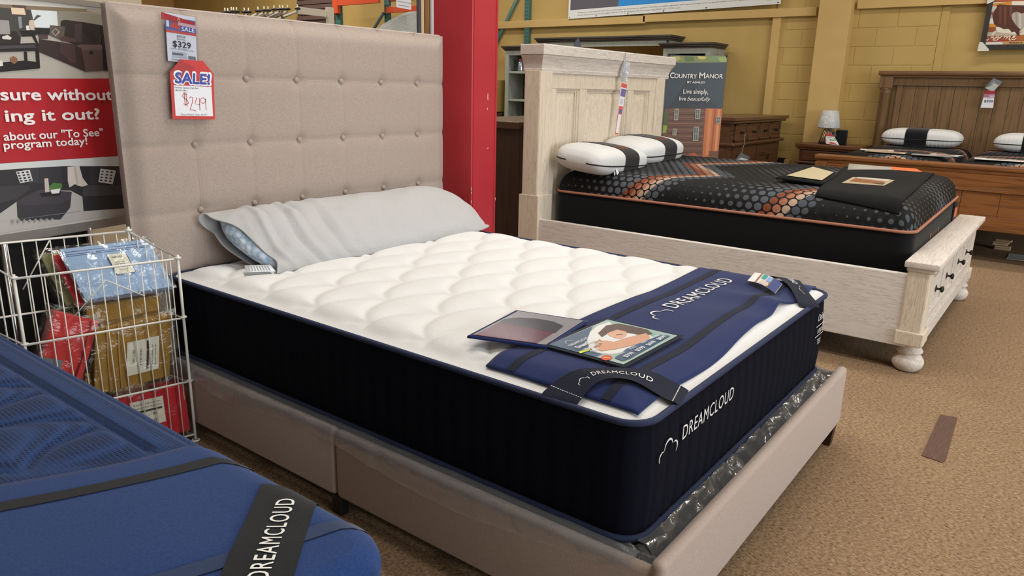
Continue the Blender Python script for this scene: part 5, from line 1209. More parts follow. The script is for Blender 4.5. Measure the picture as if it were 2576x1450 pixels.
for x0, x1 in ((2.70, 2.985), (3.075, 3.65), (3.74, 4.0)):
    for a0, a1, d in ((0.0, 0.018, 0.002), (0.018, 0.030, 0.010)):
        hp.box((x0+a0, hy+d, 0.3), (x0+a1, hy+0.03, 1.318-a0)).box((x1-a1, hy+d, 0.3), (x1-a0, hy+0.03, 1.318-a0)).box((x0+a0+0.0007, hy+d+0.0009, 1.318-a1), (x1-a0-0.0007, hy+0.03, 1.3175-a0))
    hp.add([(x0+0.03, hy+0.02, 0.3), (x1-0.03, hy+0.02, 0.3), (x1-0.03, hy+0.02, 1.289), (x0+0.03, hy+0.02, 1.289), (x0+0.065, hy+0.006, 0.3), (x1-0.065, hy+0.006, 0.3), (x1-0.065, hy+0.006, 1.245), (x0+0.065, hy+0.006, 1.245)],
           [(4, 5, 6, 7), (0, 4, 7, 3), (1, 2, 6, 5), (3, 7, 6, 2)])
obj('headboard_panel', hp, M_WZ, wb)
for x0 in (2.50, 4.285): obj('side_rail', MB().box((x0, -2.17, 0.13), (x0+0.035, 0.08, 0.49), 0.004), M_WY, wb)
# footboard
fy0, fy1 = -2.235, -2.13
for x0, x1 in ((2.49, 2.62), (4.20, 4.33)):
    obj('footboard_post', MB().box((x0, fy0+0.005, 0.21), (x1, fy1, 0.52), 0.008).box((x0-0.014, fy0-0.01, 0.145), (x1+0.014, fy1+0.01, 0.215), 0.006), M_WZ, wb)
obj('footboard_top', MB().box((WX0, -2.265, 0.528), (WX1, -2.115, 0.56), 0.006, seg=3).box((WX0+0.012, -2.250, 0.508), (WX1-0.012, -2.125, 0.53), 0.008, seg=3), M_WX, wb)
ff = MB().box((2.60, fy0+0.03, 0.15), (4.22, fy1, 0.515)).box((2.60, fy0+0.008, 0.47), (4.22, fy0+0.05, 0.514), 0.003).box((2.60, fy0+0.0085, 0.226), (4.22, fy0+0.05, 0.275), 0.003).box((3.375, fy0+0.0095, 0.224), (3.445, fy0+0.05, 0.515), 0.003).box((2.60, fy0-0.004, 0.15), (4.22, fy0+0.05, 0.228), 0.003)
obj('footboard_frame', ff, M_WX, wb)
M_KNOB = plain('#2a2622', 0.4, 0.6)
for x0, x1 in ((2.63, 3.37), (3.45, 4.19)):
    d = MB().box((x0, fy0+0.014, 0.28), (x1, fy0+0.05, 0.465), 0.003)
    dr = obj('drawer', d, M_WX, wb)
    fm = MB()
    for a, b in (((x0, 0.28), (x1, 0.292)), ((x0, 0.453), (x1, 0.465)), ((x0, 0.28), (x0+0.012, 0.465)), ((x1-0.012, 0.28), (x1, 0.465))): fm.box((a[0], fy0+0.004+0.0007*(b[0]-a[0] < 0.1), a[1]+0.0006*(b[0]-a[0] < 0.1)), (b[0], fy0+0.02, b[1]-0.0006*(b[0]-a[0] < 0.1)), 0.004)
    xm = 0.5*(x0+x1); fm.box((xm-0.02, fy0+0.0055, 0.281), (xm+0.02, fy0+0.0205, 0.464), 0.004)
    obj('drawer_moulding', fm, M_WX, dr)
    for xk in (x0+0.19, x1-0.19):
        m = Matrix.Translation((xk, fy0+0.014, 0.372)) @ Matrix.Rotation(math.radians(90), 4, 'X')
        obj('knob', MB().lathe([(0.018, 0.0), (0.018, 0.003), (0.006, 0.006), (0.005, 0.018), (0.012, 0.022), (0.017, 0.027), (0.016, 0.033), (0.010, 0.037), (0.002, 0.038)], 16, m), M_KNOB, dr)
bun = [(0.040, 0.0), (0.052, 0.006), (0.066, 0.022), (0.073, 0.042), (0.070, 0.060), (0.058, 0.078), (0.050, 0.086), (0.052, 0.092), (0.060, 0.098), (0.061, 0.106), (0.054, 0.116), (0.050, 0.126), (0.058, 0.136), (0.058, 0.15)]
M_BUN = white_wood('whitewashed_turned_oak', 'x', 0.5)
for x, y in ((2.565, -2.185), (4.255, -2.185)): obj('bun_foot', MB().lathe(bun, 28, Matrix.Translation((x, y, 0))), M_BUN, wb)
obj('bed_deck', MB().box((2.53, -2.12, 0.34), (4.29, 0.05, 0.385), 0.004), plain('#3a342e', 0.8), wb)

# ---------------------------------------------------------------- black hybrid mattress with the dotted cover
def dots_mat(name='dotted_black_cover'):
    t = NT(name); uv = t.tc('UV'); sp = t.n.new('ShaderNodeSeparateXYZ'); t.link(uv, sp.inputs[0]); U, V = sp.outputs[0], sp.outputs[1]
    s = 0.052
    def lat(off):
        a = t.math('ADD', t.math('DIVIDE', U, s), off); b = t.math('ADD', t.math('DIVIDE', V, s*1.732), off)
        fa = t.math('SUBTRACT', t.math('FRACT', a), 0.5); fb = t.math('MULTIPLY', t.math('SUBTRACT', t.math('FRACT', b), 0.5), 1.732)
        return t.math('SQRT', t.math('ADD', t.math('MULTIPLY', fa, fa), t.math('MULTIPLY', fb, fb)))
    d = t.math('MINIMUM', lat(0.0), lat(0.5))
    # chevron bands repeat along the length, pointing across the width
    zz = t.math('ABSOLUTE', t.math('SUBTRACT', t.math('FRACT', t.math('DIVIDE', V, 0.95)), 0.5))
    ph = t.math('FRACT', t.math('ADD', t.math('DIVIDE', t.math('ADD', U, t.math('MULTIPLY', zz, 0.7)), 0.86), 0.56))
    size = t.ramp(ph, [(0.0, 0.02), (0.10, 0.08), (0.45, 0.31), (0.60, 0.42), (0.80, 0.45), (0.88, 0.42), (0.93, 0.10), (1.0, 0.02)])
    inside = t.math('LESS_THAN', d, size)
    r = t.ramp(ph, [(0.0, '#474b51'), (0.5, '#4d545b'), (0.62, '#7c4024'), (0.68, '#9d674c'), (0.735, '#b09682'), (0.79, '#474d54')], 'CONSTANT')
    t.base(t.mix(inside, '#08090a', r)); t.rough(0.7); t.b.inputs['Specular IOR Level'].default_value = 0.25
    t.bump(t.math('SUBTRACT', 0.5, d), 0.4, 0.008); return t.m
M_DOT = dots_mat()
M_BLK = fabric('black_side_knit', '#060607', '#0c0c0e', 300, 0.2, 0.1)
M_COPP = cord_mat('copper_cord', '#8f5540', '#c08468')
def black_mattress(label, x0, x1, y0, y1, zb, zr, ztop, r, lengthwise='y', zfun=None, loc=None):
    t = thing('mattress', label, 'mattress', (0.5*(x0+x1), 0.5*(y0+y1), zb))
    obj('side_panel', mattress_side(MB(), x0, x1, y0, y1, r, zb, zr, gd=0.001, groove=0.03, bulge=0.006, step=0.02, zfun=zfun), M_BLK, t)
    D = 0.17
    def top(u, v):
        x, y = x0+(x1-x0)*u, y0+(y1-y0)*v
        x, y, e = clamp_rr(x, y, x0, x1, y0, y1, r); e = min(x-x0, x1-x, y-y0, y1-y, e if e < r else 9)
        z0 = zr if zfun is None else zfun(x, y)
        k = min(1, max(0, e/D)); return (x, y, z0+(ztop-zr)*math.sqrt(max(0, 1-(1-k)**2.6)))
    W = lambda u: 0.5*(1-math.cos(math.pi*u))*0.5+0.5*u
    def arcs(f, n):
        acc = [0.0]; p = Vector(f(0))
        for k in range(1, n+1):
            q = Vector(f(k/n)); acc.append(acc[-1]+(q-p).length); p = q
        return acc
    NX_, NY_ = 90, 110
    ax = arcs(lambda u: top(W(u), 0.5), NX_); ay = arcs(lambda v: top(0.5, W(v)), NY_)
    def uvf(u, v):
        a, b = ax[int(round(u*NX_))], ay[int(round(v*NY_))]
        return (ay[-1]-b, a) if lengthwise == 'y' else (a, b)
    obj('dotted_cover', MB().grid(lambda u, v: top(W(u), W(v)), NX_, NY_, uvf=uvf), M_DOT, t)
    obj('piping', piping(x0, x1, y0, y1, r, zr, 0.008, zfun=zfun, grow=0.006), M_COPP, t)
    return t
bzf = lambda x, y: 0.660+0.035*(x-2.68)/1.5
bm = black_mattress('black mattress with grey and copper dots on the whitewashed bed', 2.68, 4.20, -2.10, 0.035, 0.385, 0.660, 0.80, 0.07, zfun=bzf)
lt = MB()
for k in range(4):
    text_mb('INDIE'[k], lambda a, b: Vector((3.22+0.09*k+a, -2.1065, 0.53+b)), width=0.03, height=0.055, mb=lt)
obj('copper_logo', lt, plain('#a8653f', 0.5), bm)
obj('side_label', MB().box((4.02, -2.115, 0.56), (4.14, -2.107, 0.665), 0.001), plain('#15161a', 0.6), bm)
obj('orange_label', MB().box((4.03, -2.1175, 0.575), (4.13, -2.1155, 0.635)), plain('#c76a45', 0.6), bm)

# pillows of one kind: white shell, black knit sleeve, piping, label
M_PWH = NT('white_ribbed_pillow_knit'); _w = M_PWH.n.new('ShaderNodeTexWave'); _w.inputs['Scale'].default_value = 9; _w.inputs['Distortion'].default_value = 0.5
M_PWH.link(M_PWH.mapping((1, 0.15, 0.15)), _w.inputs['Vector']); M_PWH.base('#d4d4d2'); M_PWH.rough(0.8); M_PWH.bump(_w.outputs[1], 0.35, 0.004); M_PWH = M_PWH.m
M_SLV = fabric('black_sleeve_knit', '#08080a', '#111114', 300, 0.3, 0.2)
def make_pillow(label, group):
    L, W, H = 0.72, 0.40, 0.185
    t = thing('pillow', label, 'pillow', (0, 0, 0), 0, group)
    def sec(xn, k=1.0):
        q = max(0, 1-abs(xn)**5.0); return 0.5*W*(0.42+0.58*q**0.45)*k, 0.5*H*(0.05+0.95*q**0.5)*k
    def f(xn, a, k=1.0, grow=0.0):
        w_, h_ = sec(xn); c, s = math.cos(a), math.sin(a); e = 0.62
        bow = -0.018*(1-xn*xn)*0
        return Vector((0.5*L*xn, (w_+grow)*math.copysign(abs(c)**e, c), H*0.5+(h_+grow)*math.copysign(abs(s)**0.62, s)+bow))
    X = lambda u: math.sin((u-0.5)*math.pi)
    sh_ = MB().grid(lambda u, v: f(X(u), v*2*math.pi), 56, 48, cv=True)
    for e_ in (0, 1): sh_.add([f(X(e_), k/48*2*math.pi) for k in range(48)], [list(range(48))], smooth=True)
    obj('shell', sh_, M_PWH, t)
    obj('sleeve', MB().grid(lambda u, v: f(-0.20+0.55*u, v*2*math.pi, grow=0.004), 24, 40, cv=True), M_SLV, t)
    pa = lambda x: math.asin(min(0.8, (0.014/max(0.014, sec(x)[1]))**(1/0.62)))
    pp = MB().tube([f(X(k/40), math.pi+pa(X(k/40)), grow=0.001) for k in range(1, 40)], 0.0045, 6).tube([f(X(k/40), -pa(X(k/40)), grow=0.001) for k in range(1, 40)], 0.0045, 6)
    obj('piping', pp, plain('#0c0c10', 0.6), t)
    lm = MB()
    for k in range(6):
        a = math.pi*0.5+0.25
        lm.add([f(-0.16+0.06*k, a+0.0, grow=0.006), f(-0.16+0.06*k+0.04, a, grow=0.006), f(-0.16+0.06*k+0.045, a+0.35, grow=0.006), f(-0.16+0.06*k+0.005, a+0.35, grow=0.006)], [(0, 1, 2, 3)])
    obj('embroidery', lm, plain('#7a4326', 0.6), t)
    return t
p1 = make_pillow('white pillow with black middle and hanging white label, near end of whitewashed bed', 'white pillows with black sleeves')
p1.location = (2.945, -0.155, 0.775); p1.rotation_euler = (math.radians(6), math.radians(3), math.radians(2))
lbm = MB().slab(lambda u, v: (-0.19+0.035*u, -0.185-0.04*v, 0.085-0.075*v), 4, 8, 0.001).slab(lambda u, v: (-0.20+0.045*u, -0.183-0.025*v, 0.075-0.07*v), 4, 8, 0.001)
p2 = dup(p1, (3.64, -0.10, 0.80), 0, 'white pillow with black middle, behind the labelled pillow on whitewashed bed')
p2.rotation_euler = (math.radians(5), 0, math.radians(1))
o = obj('care_label', lbm, plain('#dcdcdc', 0.6), p1, local=True)
zp = MB().tube([(-0.24, -0.197, 0.078), (-0.265, -0.192, 0.080)], 0.004, 6); obj('zip_pull', zp, plain('#2b2b2e', 0.4, 0.5), p1, local=True)
PW = dup(p2, (7.42, -1.35, 0.815), math.radians(90), 'white pillow with black middle on the left side of the brown wooden bed'); PW.scale = (1.02, 1, 1)
PW2 = dup(p2, (7.42, -2.36, 0.815), math.radians(90), 'white pillow with black middle cut off at the right picture edge'); PW2.scale = (1.02, 1, 1)

# black felt protector with pockets, cards and a leaflet
M_FELT = fabric('black_felt', '#060707', '#0d0e0f', 250, 0.3, 0.02)
bp2 = thing('foot_protector', 'black felt foot protector with two photo pockets on the dotted mattress', 'mattress protector', (3.4, -1.75, 0.8))
def bz(x, y):
    e = min(x-2.68, 4.20-x, y+2.10, 0.035-y); k = min(1, max(0, e/0.17)); return bzf(x, y)+0.14*math.sqrt(max(0, 1-(1-k)**2.6))
def bsheet(u, v, lift=0.0):
    a = Vector((2.70, -2.02)).lerp(Vector((4.10, -1.96)), u); b = Vector((2.74, -1.60)).lerp(Vector((4.22, -1.40)), u); p = a.lerp(b, v)
    return Vector((p.x, p.y, bz(min(max(p.x, 2.69), 4.19), p.y)+0.012+lift+0.003*math.sin(7*p.x)))
obj('sheet', MB().slab(lambda u, v: bsheet(u, v), 60, 14, 0.008), M_FELT, bp2)
def quad_fn(p00, p10, p11, p01, dz=0.0):
    P = [Vector(p) for p in (p00, p10, p11, p01)]
    return lambda u, v, d=0.0: P[0].lerp(P[1], u).lerp(P[3].lerp(P[2], u), v)+Vector((0, 0, dz+d))
CARDART = [('#b9a98a', [(0, 0), (1, 0), (1, 1), (0, 1)]), ('#8e5a3c', [(0.1, 0.15), (0.55, 0.1), (0.65, 0.9), (0.2, 0.9)]), ('#c7c0b4', [(0.62, 0.1), (0.95, 0.1), (0.95, 0.9), (0.7, 0.9)]), ('#4b3a30', [(0.05, 0.05), (0.3, 0.05), (0.2, 0.35)])]
f1 = quad_fn((3.66, -1.585, 0.829), (3.53, -1.835, 0.829), (3.20, -1.84, 0.826), (3.14, -1.625, 0.826))
f1 = quad_fn((3.20, -1.84, 0.826), (3.53, -1.835, 0.829), (3.60, -1.60, 0.829), (3.14, -1.63, 0.826))
obj('photo_card', MB().slab(lambda u, v: f1(u, v), 2, 2, 0.002), plain('#c9b89a', 0.4), bp2); am, ml = art_mb(CARDART, f1, 0.001, 0.0003); obj('printed_picture', am, ml, bp2)
flp = quad_fn((3.00, -1.56, 0.826), (3.62, -1.50, 0.832), (3.70, -1.30, 0.865), (3.02, -1.29, 0.835))
obj('pocket_flap', MB().slab(lambda u, v: flp(u, v), 6, 6, 0.008), M_FELT, bp2)
f2 = quad_fn((3.10, -1.53, 0.832), (3.58, -1.47, 0.838), (3.62, -1.33, 0.858), (3.12, -1.32, 0.840))
am, ml = art_mb([('#c2b594', [(0, 0), (1, 0), (1, 1), (0, 1)]), ('#a98a5c', [(0.5, 0.1), (0.9, 0.15), (0.8, 0.8), (0.55, 0.7)])], f2, 0.003, 0.0003); obj('printed_picture', am, ml, bp2)
lf = thing('leaflet', 'grey and orange leaflet lying on the black felt protector', 'leaflet', (4.1, -1.6, 0.83))
f3 = quad_fn((3.70, -1.52, 0.835), (4.06, -1.90, 0.840), (4.24, -1.83, 0.845), (4.12, -1.43, 0.858))
obj('sheet', MB().slab(lambda u, v: f3(u, v), 6, 6, 0.002), plain('#a9a69c', 0.6), lf)
obj('orange_end', MB().add([f3(0.62, 0, 0.001), f3(1, 0, 0.001), f3(1, 1, 0.001), f3(0.62, 1, 0.001)], [(0, 1, 2, 3)]), plain('#e2703a', 0.6), lf)
# hanging tags on the white headboard
ht = thing('price_tag', 'long red and white price tag strip hanging on the whitewashed headboard', 'price tag', (3.40, 0.0, 1.3))
M_CLR = clear('clear_tag_film', '#f2f2f4', 0.12, 0.1, 0.4, 30)
hx = 3.455; hyy = hy-0.075
obj('string', MB().tube([(hx, hy-0.02, 1.58), (hx, hyy, 1.572), (hx+0.0, hyy, 1.50)], 0.0015, 5), plain('#2a2a2c', 0.6), ht)
obj('black_backing', MB().add([(hx-0.01, hyy+0.01, 1.55), (hx+0.025, hyy-0.03, 1.49), (hx+0.01, hyy-0.02, 1.36), (hx-0.02, hyy+0.02, 1.36)], [(0, 1, 2, 3)]), M_CLR, ht)
obj('silver_card', MB().add([(hx-0.006, hyy+0.005, 1.53), (hx+0.02, hyy-0.025, 1.48), (hx+0.006, hyy-0.015, 1.37), (hx-0.015, hyy+0.015, 1.37)], [(0, 1, 2, 3)]), plain('#aeb1b4', 0.5), ht)
fa = quad_fn((hx-0.045, hyy+0.02, 1.00), (hx-0.03, hyy+0.005, 1.00), (hx+0.02, hyy-0.02, 1.35), (hx-0.01, hyy+0.01, 1.36))
g_ = lambda a, b, d=0: fa(a, b)+Vector((-0.7, -0.5, 0))*d
obj('card_strip', MB().prism(rect(0, 0, 1, 1), -0.001, 0, lambda a, b, d: g_(a, b, d)), plain('#d8d6d8', 0.5), ht)
am, ml = art_mb([('#c23a2c', rect(0, 0.92, 1, 1)), ('#5a4f8a', rect(0.1, 0.75, 1, 0.9)), ('#c8482f', rect(0.1, 0.40, 1, 0.56)), ('#b9b4c4', rect(0.2, 0.60, 0.8, 0.70)), ('#c8452f', rect(0, 0, 0.18, 0.40)), ('#c8452f', rect(0, 0, 1, 0.03)), ('#3b479a', rect(0.3, 0.42, 0.9, 0.5))], g_, 0.0005, 0.0002)
obj('printed_art', am, ml, ht)
bt_ = thing('hang_tag', 'small black tag clipped on top of the whitewashed headboard', 'tag', (3.02, 0.12, 1.58))
obj('card', MB().prism([(-0.03, 0.0), (0.045, 0.0), (0.01, 0.07), (-0.012, 0.05)], 0, 0.003, lambda a, b, d: Vector((3.02+a*0.8, 0.13-a*0.5+d, 1.571+b))), plain('#22262e', 0.5), bt_)

# ---------------------------------------------------------------- brown wooden king bed against the right wall
M_OAZ = wood('brown_oak_z', '#59422a', '#755a3c', 'z', 0.7, 0.45); M_OAY = wood('brown_oak_y', '#553c25', '#765637', 'y', 0.7, 0.4)
M_OFY = wood('warm_oak_y', '#5e381c', '#84542c', 'y', 0.7, 0.4); M_OFZ = wood('warm_oak_z', '#5e381c', '#7f512a', 'z', 0.7, 0.4)
kb = thing('wooden_bed', 'brown wooden king bed with plank headboard and tall footboard by the wall', 'bed', (6.7, -1.83, 0))
KY0, KY1, KX = -2.88, -0.79, 7.74
obj('crown', MB().box((7.66, KY0, 1.535), (7.83, KY1, 1.58), 0.012, seg=3).box((7.685, KY0+0.02, 1.515), (7.82, KY1-0.02, 1.54), 0.004), M_OAY, kb)
post = [(0.062, 0.0), (0.062, 0.1), (0.052, 0.12), (0.055, 0.5), (0.056, 1.35), (0.062, 1.36), (0.052, 1.375), (0.066, 1.39), (0.066, 1.40)]
for y in (KY1-0.085, KY0+0.085):
    obj('headboard_post', MB().lathe(post, 24, Matrix.Translation((7.735, y, 0))).box((7.675, y-0.066, 1.40), (7.80, y+0.066, 1.516), 0.006), M_OAZ, kb)
hp = MB().box((7.75, KY0+0.15, 0.3), (7.80, KY1-0.15, 1.45)).box((7.72, KY0+0.1, 1.43), (7.80, KY1-0.1, 1.52), 0.004).box((7.735, KY1-0.25, 0.3), (7.80, KY1-0.19, 1.44), 0.003).box((7.735, KY0+0.19, 0.3), (7.80, KY0+0.25, 1.44), 0.003)
yy = KY0+0.25; n = 13; wpl = (KY1-0.25-yy)/n
for k in range(n): hp.box((7.742, yy+wpl*k+0.002, 0.3), (7.77, yy+wpl*(k+1)-0.002, 1.435), 0.003)
obj('headboard_panel', hp, M_OAZ, kb)
fx = 5.65
obj('footboard_top', MB().box((fx-0.015, KY0-0.01, 0.755), (fx+0.115, KY1+0.01, 0.795), 0.012, seg=3).box((fx+0.005, KY0+0.01, 0.725), (fx+0.095, KY1-0.01, 0.757), 0.008, seg=3), M_OFY, kb)
for y in (KY1-0.10, KY0): obj('footboard_post', MB().box((fx+0.005, y, 0.0), (fx+0.09, y+0.10, 0.73), 0.004), M_OFZ, kb)
fb = MB().box((fx+0.03, KY0+0.09, 0.27), (fx+0.07, KY1-0.09, 0.73)).box((fx+0.012, KY0+0.1, 0.60), (fx+0.075, KY1-0.1, 0.728), 0.004).box((fx+0.012, KY0+0.1, 0.275), (fx+0.075, KY1-0.1, 0.385), 0.004).box((fx+0.002, KY0+0.1, 0.585), (fx+0.05, KY1-0.1, 0.605), 0.004)
for k in range(7): 
    w_ = (KY1-KY0-0.2)/7; fb.box((fx+0.022, KY0+0.1+w_*k+0.002, 0.38), (fx+0.06, KY0+0.1+w_*(k+1)-0.002, 0.6), 0.003)
obj('footboard_panel', fb, M_OFY, kb)
for y in (KY1-0.08, KY0+0.05): obj('side_rail', MB().box((fx+0.08, y, 0.30), (7.72, y+0.03, 0.50), 0.003), M_OFY, kb)
obj('bed_deck', MB().box((fx+0.1, KY0+0.08, 0.44), (7.7, KY1-0.08, 0.475), 0.003), plain('#2a2018', 0.8), kb)
for nm_, y0, y1, lb in (('l', -1.81, -0.90, 'black dotted mattress on the left half of the brown wooden bed'), ('r', -2.77, -1.85, 'black dotted mattress on the right half of the brown wooden bed')):
    black_mattress(lb, 5.77, 7.70, y0, y1, 0.478, 0.69, 0.815, 0.06, lengthwise='x')
M_LEAF = plain('#d5d3ca', 0.55)
rg = random.Random(4)
for x, y, rz, sx, sy, lab, c in ((6.20, -1.18, 0.2, 0.16, 0.28, 'white brochure lying at the left on the dotted mattress of the wooden bed', '#c9c4b6'), (6.02, -1.30, -0.1, 0.14, 0.34, 'brown toned brochure beside the white one on the dotted wooden bed mattress', '#b7a993'),
                            (5.97, -1.66, 0.15, 0.16, 0.30, 'grey brochure in the middle of the wooden bed mattress', '#8f9092'), (6.10, -1.76, -0.3, 0.12, 0.24, 'white rounded paper pad at the seam of the wooden bed mattresses', '#d6d6d8'), (5.96, -2.2, 0.05, 0.18, 0.42, 'white brochure at the right picture edge on the wooden bed', '#d3d3cf')):
    lf = thing('brochure', lab, 'brochure', (x, y, 0.823), rz, 'brochures on the wooden bed')
    obj('sheet', MB().slab(lambda u, v: (sx*(u-0.5), sy*(v-0.5), 0.006+0.006*math.sin(u*3)), 4, 6, 0.003), plain(c, 0.55), lf, local=True)
    obj('printed_band', MB().box((-sx*0.3, -sy*0.35, 0.0095), (-sx*0.1, sy*0.3, 0.0125)), plain('#a87b5a', 0.5), lf, local=True)
ht = thing('price_tag', 'silver and white 939 dollar price tag hanging on the brown plank headboard', 'price tag', (7.66, -1.87, 1.38))
c3 = lambda poly, d0=0.0: (lambda a, b, d=0.0: Vector((7.645-d0-d, -1.858-a, 1.36+b)))
sv = c3(None); 
obj('silver_card', MB().prism([(-0.055, 0.058), (0.022, 0.014), (0.088, 0.120), (0.004, 0.156)], -0.002, 0.0, lambda a, b, d: sv(a, b, d)), plain('#6d7276', 0.4), ht)
am, ml = art_mb([('#aab0a8', [(-0.05, 0.06), (0.02, 0.02), (0.07, 0.10), (0.05, 0.085), (0.02, 0.10), (-0.02, 0.07)])], sv, 0.0006); obj('printed_art', am, ml, ht)
obj('script_lettering', text_mb('Save', lambda a, b: sv(-0.005+a*0.85+b*0.4, 0.10-a*0.45+b*0.9, 0.0015), width=0.06, height=0.03, shear=0.3), plain('#d5d8d8', 0.5), ht)
obj('price_card', MB().prism([(-0.060, -0.135), (0.05, -0.135), (0.04, 0.006), (-0.046, 0.006)], 0.001, 0.003, lambda a, b, d: sv(a, b, d)), plain('#d9d9de', 0.5), ht)
am, ml = art_mb([('#a06a86', [(-0.052, -0.035), (0.044, -0.035), (0.044, 0.0), (-0.05, 0.0)]), ('#9a1f28', [(-0.048, 0.0), (0.044, 0.002), (0.046, 0.03), (-0.044, 0.03)])], sv, 0.0036); obj('printed_band', am, ml, ht)
tl = text_mb('$939', lambda a, b: sv(-0.038+a, -0.082+b, 0.0042), width=0.075, height=0.024, bold=0.02); text_mb('Our Price', lambda a, b: sv(-0.02+a, -0.05+b, 0.0042), width=0.04, height=0.008, mb=tl)
obj('lettering', tl, plain('#2b3060', 0.5), ht); obj('sale_lettering', text_mb('SALE', lambda a, b: sv(0.0+a, -0.03+b, 0.0045), width=0.042, height=0.018, bold=0.03), plain('#e0dde2', 0.5), ht)
pb_ = thing('wood_block_stack', 'small crooked stack of pale wood blocks on carpet under the wooden bed', 'wood blocks', (6.50, -2.265, 0))
for k in range(5):
    m = Matrix.Translation((6.50+rg.uniform(-.015, .015), -2.265+rg.uniform(-.02, .02), 0.019*k)) @ Matrix.Rotation(rg.uniform(-.35, .35), 4, 'Z')
    obj('block', MB().box((-0.03, -0.06, 0.001), (0.03, 0.06, 0.0185), 0.002, m), wood('pale_block_wood_%s' % 'abcde'[k], '#a58a66', '#bfa480', 'y'), pb_)
pp_ = thing('paper', 'white paper sheet lying on the carpet at the right picture edge', 'paper', (6.25, -2.5, 0.002))
obj('sheet', MB().box((6.05, -2.75, 0.001), (6.33, -2.345, 0.004)), plain('#c9ccd0', 0.5), pp_)

# nightstand, lamp, speaker
M_NS = wood('dark_brown_oak', '#3d2418', '#5a3724', 'y', 0.7, 0.35); M_NSX = wood('dark_brown_oak_top', '#4b2e1e', '#684229', 'y', 0.7, 0.3)
ns = thing('nightstand', 'dark brown wooden nightstand between the mustard pilaster and wooden bed', 'nightstand', (7.6, -0.43, 0))
obj('top', MB().box((7.38, -0.80, 0.735), (7.85, -0.085, 0.775), 0.006, seg=3).box((7.40, -0.785, 0.712), (7.84, -0.10, 0.737), 0.006), M_NSX, ns)
obj('carcass', MB().box((7.43, -0.765, 0.10), (7.83, -0.125, 0.715)), M_NS, ns)
obj('moulding', MB().box((7.395, -0.80, 0.555), (7.83, -0.09, 0.58), 0.008), M_NS, ns)
for z0, z1 in ((0.59, 0.70), (0.36, 0.545), (0.14, 0.335)):
    d = obj('drawer', MB().box((7.415, -0.73, z0), (7.44, -0.16, z1), 0.005), M_NS, ns)
    for y in (-0.58, -0.31): obj('knob', MB().lathe([(0.008, 0), (0.006, 0.012), (0.015, 0.02), (0.012, 0.028), (0.002, 0.03)], 12, Matrix.Translation((7.415, y, 0.5*(z0+z1))) @ Matrix.Rotation(math.radians(-90), 4, 'Y')), M_KNOB, d)
for y in (-0.76, -0.16): 
    for x in (7.43, 7.80): obj('foot', MB().box((x, y-0.01, 0.0), (x+0.04, y+0.04, 0.10), 0.004), M_NS, ns)
lx, ly = 7.60, -0.365
lamp = thing('table_lamp', 'small table lamp with plastic wrapped white shade on the nightstand', 'lamp', (lx, ly, 0.776))
obj('base', MB().lathe([(0.088, 0.776), (0.092, 0.785), (0.088, 0.80), (0.07, 0.86), (0.045, 0.93), (0.03, 0.975), (0.018, 0.98), (0.012, 1.0)], 20, Matrix.Translation((lx, ly, 0))), plain('#4a3826', 0.25, 0.6), lamp)
st = MB()
for k in range(7):
    a = math.radians(150+k*17); 
    st.tube([(lx+r*math.cos(a), ly+r*math.sin(a), z) for r, z in ((0.092, 0.80), (0.073, 0.86), (0.048, 0.93), (0.032, 0.975))], 0.0045, 6)
obj('gold_stripes', st, plain('#c9b487', 0.3, 0.5), lamp)
sh = NT('wrapped_white_shade'); nz = sh.noise(16, 3, sh.mapping((1, 1, 0.5)), 0.6, 2.5); sh.base('#c8cac8'); sh.rough(0.18); sh.bump(nz, 0.9, 0.02)
obj('shade', MB().lathe([(0.118, 0.955), (0.120, 0.953), (0.124, 0.96), (0.105, 1.05), (0.088, 1.135), (0.082, 1.146), (0.06, 1.147)], 32, Matrix.Translation((lx, ly, 0))), sh.m, lamp)
lt_ = thing('price_tag', 'white and red price tag leaning on the small table lamp base', 'price tag', (7.5, -0.44, 0.78))
g2 = quad_fn((7.46, -0.395, 0.785), (7.44, -0.545, 0.778), (7.475, -0.475, 0.865), (7.49, -0.375, 0.868))
obj('card', MB().slab(lambda u, v: g2(u, v), 4, 4, 0.002), plain('#d6d5d2', 0.5), lt_)
am, ml = art_mb([('#b9352f', [(0.25, 0.05), (0.9, 0.02), (0.7, 0.22), (0.35, 0.28)]), ('#5fae45', rect(0.82, 0.5, 0.97, 0.85)), ('#9a9aa0', rect(0.2, 0.8, 0.7, 0.86))], lambda a, b, d=0: g2(a, b)+Vector((-0.6, 0, 0.6))*d*3, 0.0006); obj('printed_art', am, ml, lt_)
obj('lettering', text_mb('$39', lambda a, b: g2(0.35+a, 0.45+b)+Vector((-0.0012, 0, 0.0012)), width=0.4, height=0.2), M_INK, lt_)
obj('red_strip', MB().add([g2(0.0, 1.0, 0), g2(0.95, 1.0, 0), g2(0.75, 1.38, 0.0)+Vector((0, 0, 0.0)), g2(0.05, 1.35, 0)], [(0, 1, 2, 3)]), plain('#a81f28', 0.4), lt_)
obj('black_card', MB().add([Vector((7.50, -0.435, 0.875)), Vector((7.50, -0.49, 0.868)), Vector((7.52, -0.465, 0.925)), Vector((7.52, -0.43, 0.905))], [(0, 1, 2, 3)]), plain('#16161a', 0.4), lt_)
sp = thing('speaker', 'small black cloth covered speaker standing on the nightstand', 'speaker', (7.58, -0.515, 0.776))
m = Matrix.Translation((7.58, -0.52, 0.776)) @ Matrix.Rotation(math.radians(10), 4, 'Z')
obj('cabinet', MB().box((-0.045, -0.06, 0.0), (0.05, 0.06, 0.165), 0.008, m, 3), plain('#0c0c0e', 0.6), sp)
